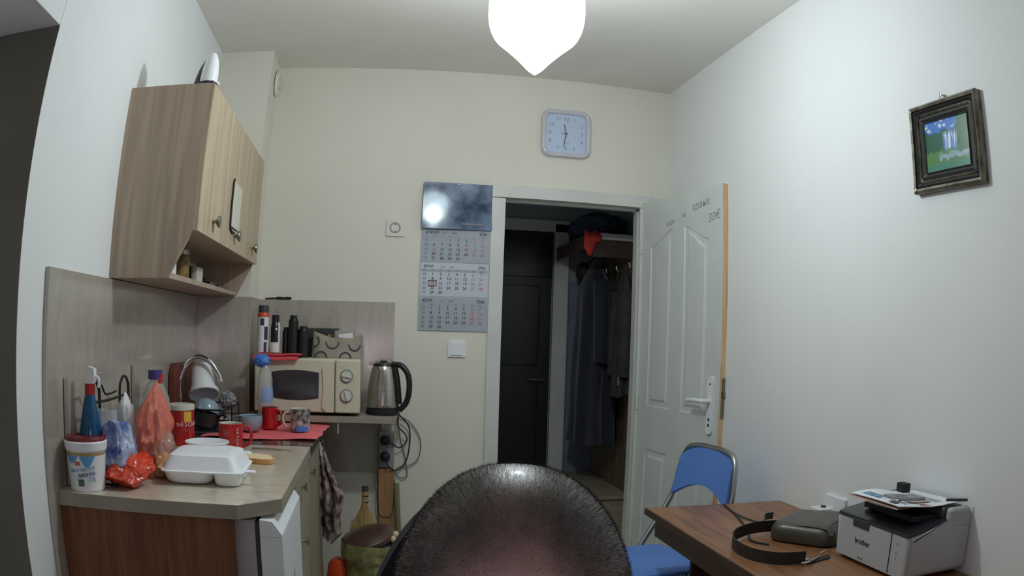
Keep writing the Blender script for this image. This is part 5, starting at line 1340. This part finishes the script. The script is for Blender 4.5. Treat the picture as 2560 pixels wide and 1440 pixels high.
# hands resting on the table
for s in (-1, 1):
    b = bm_new(); wx = .10+s*.14
    blob(b, (wx-s*.012,.165,.762), (.036,.048,.015), .03, 2, 3, 1, ridge=False)
    obj('hand_palm', b, 'skin', person) if False else None
    for k, (dx, ln) in enumerate(((-.026,.062),(-.009,.072),(.009,.068),(.025,.054))):
        x = wx-s*.012+dx*s*-1
        tube(b, [(x,.145,.765),(x+dx*.15,.115,.774),(x+dx*.25,.115-ln*.55,.766),(x+dx*.3,.115-ln*.85,.752)], lambda q: .0085-.002*q, 10, 4)
    x = wx-s*.042
    tube(b, [(wx-s*.03,.185,.760),(x-s*.012,.155,.762),(x-s*.018,.128,.756)], lambda q: .011-.003*q, 10, 4)
    obj('hand', b, 'skin', person)
# head
b = bm_new(); r_ = bmesh.ops.create_icosphere(b, subdivisions=5, radius=1)
def hshape(d):
    x, y, z = d
    sx = math.copysign(abs(x)**.89, x)
    p = Vector((sx*.083, y*.098, z*.098))
    if z > 0: p.z *= 1.14; p.x *= 1-.02*z
    # lower face narrows to the chin
    if z < 0:
        p.x *= 1-.30*min(1,-z)**1.3; p.z *= 1.18
        if y > 0: p.y *= 1-.42*min(1,-z)
    if y < 0: p.y *= 1-.05*(1-abs(x))
    # temples slightly flat
    p.x *= 1-.05*math.exp(-((z-.1)/.3)**2)*(1 if y < 0 else 0)
    # brow, sockets, nose, mouth, chin
    if y < -.2:
        ex = lambda cx_, cz_, s1, s2: math.exp(-((x-cx_)/s1)**2-((z-cz_)/s2)**2)
        p.y -= .005*(ex(-.3,.12,.28,.1)+ex(.3,.12,.28,.1))
        p.y += .012*(ex(-.37,-.08,.17,.12)+ex(.37,-.08,.17,.12))
        p.y -= .026*ex(0,-.32,.10,.15)+.010*ex(0,-.12,.08,.2)
        p.y -= .005*ex(0,-.56,.22,.06)+.006*ex(0,-.66,.2,.06)
        p.y -= .012*ex(0,-.93,.3,.15)
    return p
for v in r_['verts']: v.co = TH_ @ hshape(v.co.normalized())
scalp = mat('scalp', (38,33,30), .40, col2=(76,64,58), scale=26, bump=.10, bscale=600, coat=.15)
hd = obj('head', b, scalp, person, ang=180)
ca = hd.data.color_attributes.new('stubble', 'FLOAT_COLOR', 'POINT')
TI = TH_.inverted() @ FR[person.name]
for i, v in enumerate(hd.data.vertices):
    p = TI @ v.co; d = Vector((p.x/.083, p.y/.098, p.z/.110)).normalized()
    q = noise.noise(d*3)*.22+noise.noise(d*9)*.12
    bare = max(0, min(1, (-d.y-.28+q+.25*(1-abs(d.x)/.5))/.5))*max(0, min(1, (.78-abs(d.x)+q)/.35))
    if d.z < -.15: bare = 1 if d.y < .35 else bare
    ca.data[i].color = (bare, bare, bare, 1)
nt = scalp.node_tree; at_ = nt.nodes.new('ShaderNodeAttribute'); at_.attribute_name = 'stubble'
mx_ = nt.nodes.new('ShaderNodeMix'); mx_.data_type = 'RGBA'; bs_ = nt.nodes['Principled BSDF']
src = bs_.inputs['Base Color'].links[0].from_socket
nt.links.new(at_.outputs['Fac'], mx_.inputs[0]); nt.links.new(src, mx_.inputs[6]); mx_.inputs[7].default_value = lin((102,84,76)); nt.links.new(mx_.outputs[2], bs_.inputs['Base Color'])
for s in (-1, 1):
    b = bm_new(); TE = TH_ @ Matrix.Translation((s*.079,.020,-.050)) @ Matrix.Rotation(R(s*18),4,'Z')
    tube(b, [TE @ Vector((0,-.006,-.028)), TE @ Vector((s*.006,.012,-.018)), TE @ Vector((s*.010,.018,.010)), TE @ Vector((s*.008,.010,.028)), TE @ Vector((0,-.010,.022)), TE @ Vector((0,-.012,0))], .0055, 10, 5, closed=True)
    blob(b, TE @ Vector((s*.002,.002,.0)), (.006,.013,.022), .05, 2, 2); obj('ear', b, 'skin', hd)
    b = bm_new(); bmesh.ops.create_uvsphere(b, u_segments=16, v_segments=10, radius=.0115, matrix=TH_ @ Matrix.Translation((s*.030,-.076,-.010))); obj('eye', b, 'eye', hd)
    b = bm_new(); tube(b, [TH_ @ Vector((s*.014,-.098,.014)), TH_ @ Vector((s*.030,-.096,.019)), TH_ @ Vector((s*.048,-.084,.014))], .003, 8, 4); obj('eyebrow', b, 'hair', hd)
b = bm_new(); tube(b, [TH_ @ Vector((-.022,-.090,-.062)), TH_ @ Vector((0,-.100,-.060)), TH_ @ Vector((.022,-.090,-.062))], .004, 8, 4); obj('lips', b, 'lip', hd)
# cropped hair: many short strands
def hair():
    rnd = random.Random(3); V = []; F = []
    n = 0; tries = 0
    while n < 42000 and tries < 200000:
        tries += 1
        z = rnd.uniform(-.35,1); a = rnd.uniform(0,2*PI); q = math.sqrt(1-z*z); d = Vector((q*math.cos(a), q*math.sin(a), z))
        # hairline: none on forehead/front top; thin on crown; dense on sides and back
        front = -d.y
        dens = 1.0
        if front > .45: dens = max(0, min(1, (abs(d.x)-.25)/.4))*max(0, 1-(front-.45)/.45) if d.z > 0 else 0
        elif d.z > .2: dens = .38+.62*min(1, abs(d.x)/.6)
        if front > .9: dens = 0
        if rnd.random() > dens: continue
        p = hshape(d); nrm = (Vector((p.x/.0785**2, p.y/.098**2, p.z/.1**2))).normalized()
        P = TH_ @ p; N_ = (TH_.to_3x3() @ nrm).normalized()
        side = N_.orthogonal().normalized(); side.rotate(Matrix.Rotation(rnd.uniform(0,2*PI),3,N_))
        lean = Vector((rnd.uniform(-.5,.5), rnd.uniform(-.7,.2), rnd.uniform(-.3,.3)))
        L0 = rnd.uniform(.0012,.0032)
        tip = P+(N_+lean*.9).normalized()*L0
        w_ = .00011
        k = len(V); V += [P-side*w_, P+side*w_, tip]; F.append((k,k+1,k+2)); n += 1
    me = bpy.data.meshes.new('hair'); me.from_pydata([tuple(v) for v in V], [], F); return me
o = obj('hair', hair(), 'hair', hd, smooth=False); o['kind'] = 'stuff'

# office chair of the person
t = thing('office_chair', 'black office chair behind the bowing person', 'chair', (.10,.95,0))
b = bm_new(); loft(b, [(rrect(.48,.46,.08,6,.10,.90),.395),(rrect(.50,.48,.09,6,.10,.90),.42),(rrect(.46,.44,.08,6,.10,.90),.445)], Matrix.Identity(4)); obj('seat', b, 'blacksoft', t, ang=60)
b = bm_new()
def cb(u, v):
    x = .12+(-.20+.40*u); dx_ = abs(x-.12)
    top = max(.64, 1.043-9.0*dx_*dx_)
    return Vector((x, 1.18+.03*(1-(2*u-1)**2)+.03*v, .50+(top-.50)*v))
grid(b, cb, 28, 20, .05); obj('backrest', b, mat('chair_navy', (22,26,38), .8, var=.1, bump=.3, bscale=300), t, ang=60)
b = bm_new(); tube(b, [(.10,.95,.39),(.10,.95,.10)], .028, 16, 0); obj('column', b, 'dgrey', t)
b = bm_new(); tube(b, [(.10,1.0,.37),(.10,1.24,.38),(.10,1.29,.50),(.10,1.29,.70)], .018, 10, 5); obj('back_support', b, 'black', t)
for k in range(5):
    a = 2*PI*k/5+.3; d = Vector((math.cos(a), math.sin(a), 0)); C = Vector((.10,.95,.11))
    b = bm_new(); tube(b, [C+d*.02, C+d*.15+Vector((0,0,-.015)), C+d*.28+Vector((0,0,-.04))], lambda q: .022-.008*q, 10, 4); lg = obj('leg', b, 'black', t)
    b = bm_new(); lathe(b, [(0,-.012),(.026,-.012),(.028,0),(.026,.012),(0,.012)], 18, T=Matrix.Translation(C+d*.28+Vector((0,0,-.082))) @ Matrix.Rotation(a,4,'Z') @ Matrix.Rotation(R(90),4,'X')); obj('caster', b, 'blacksoft', lg)
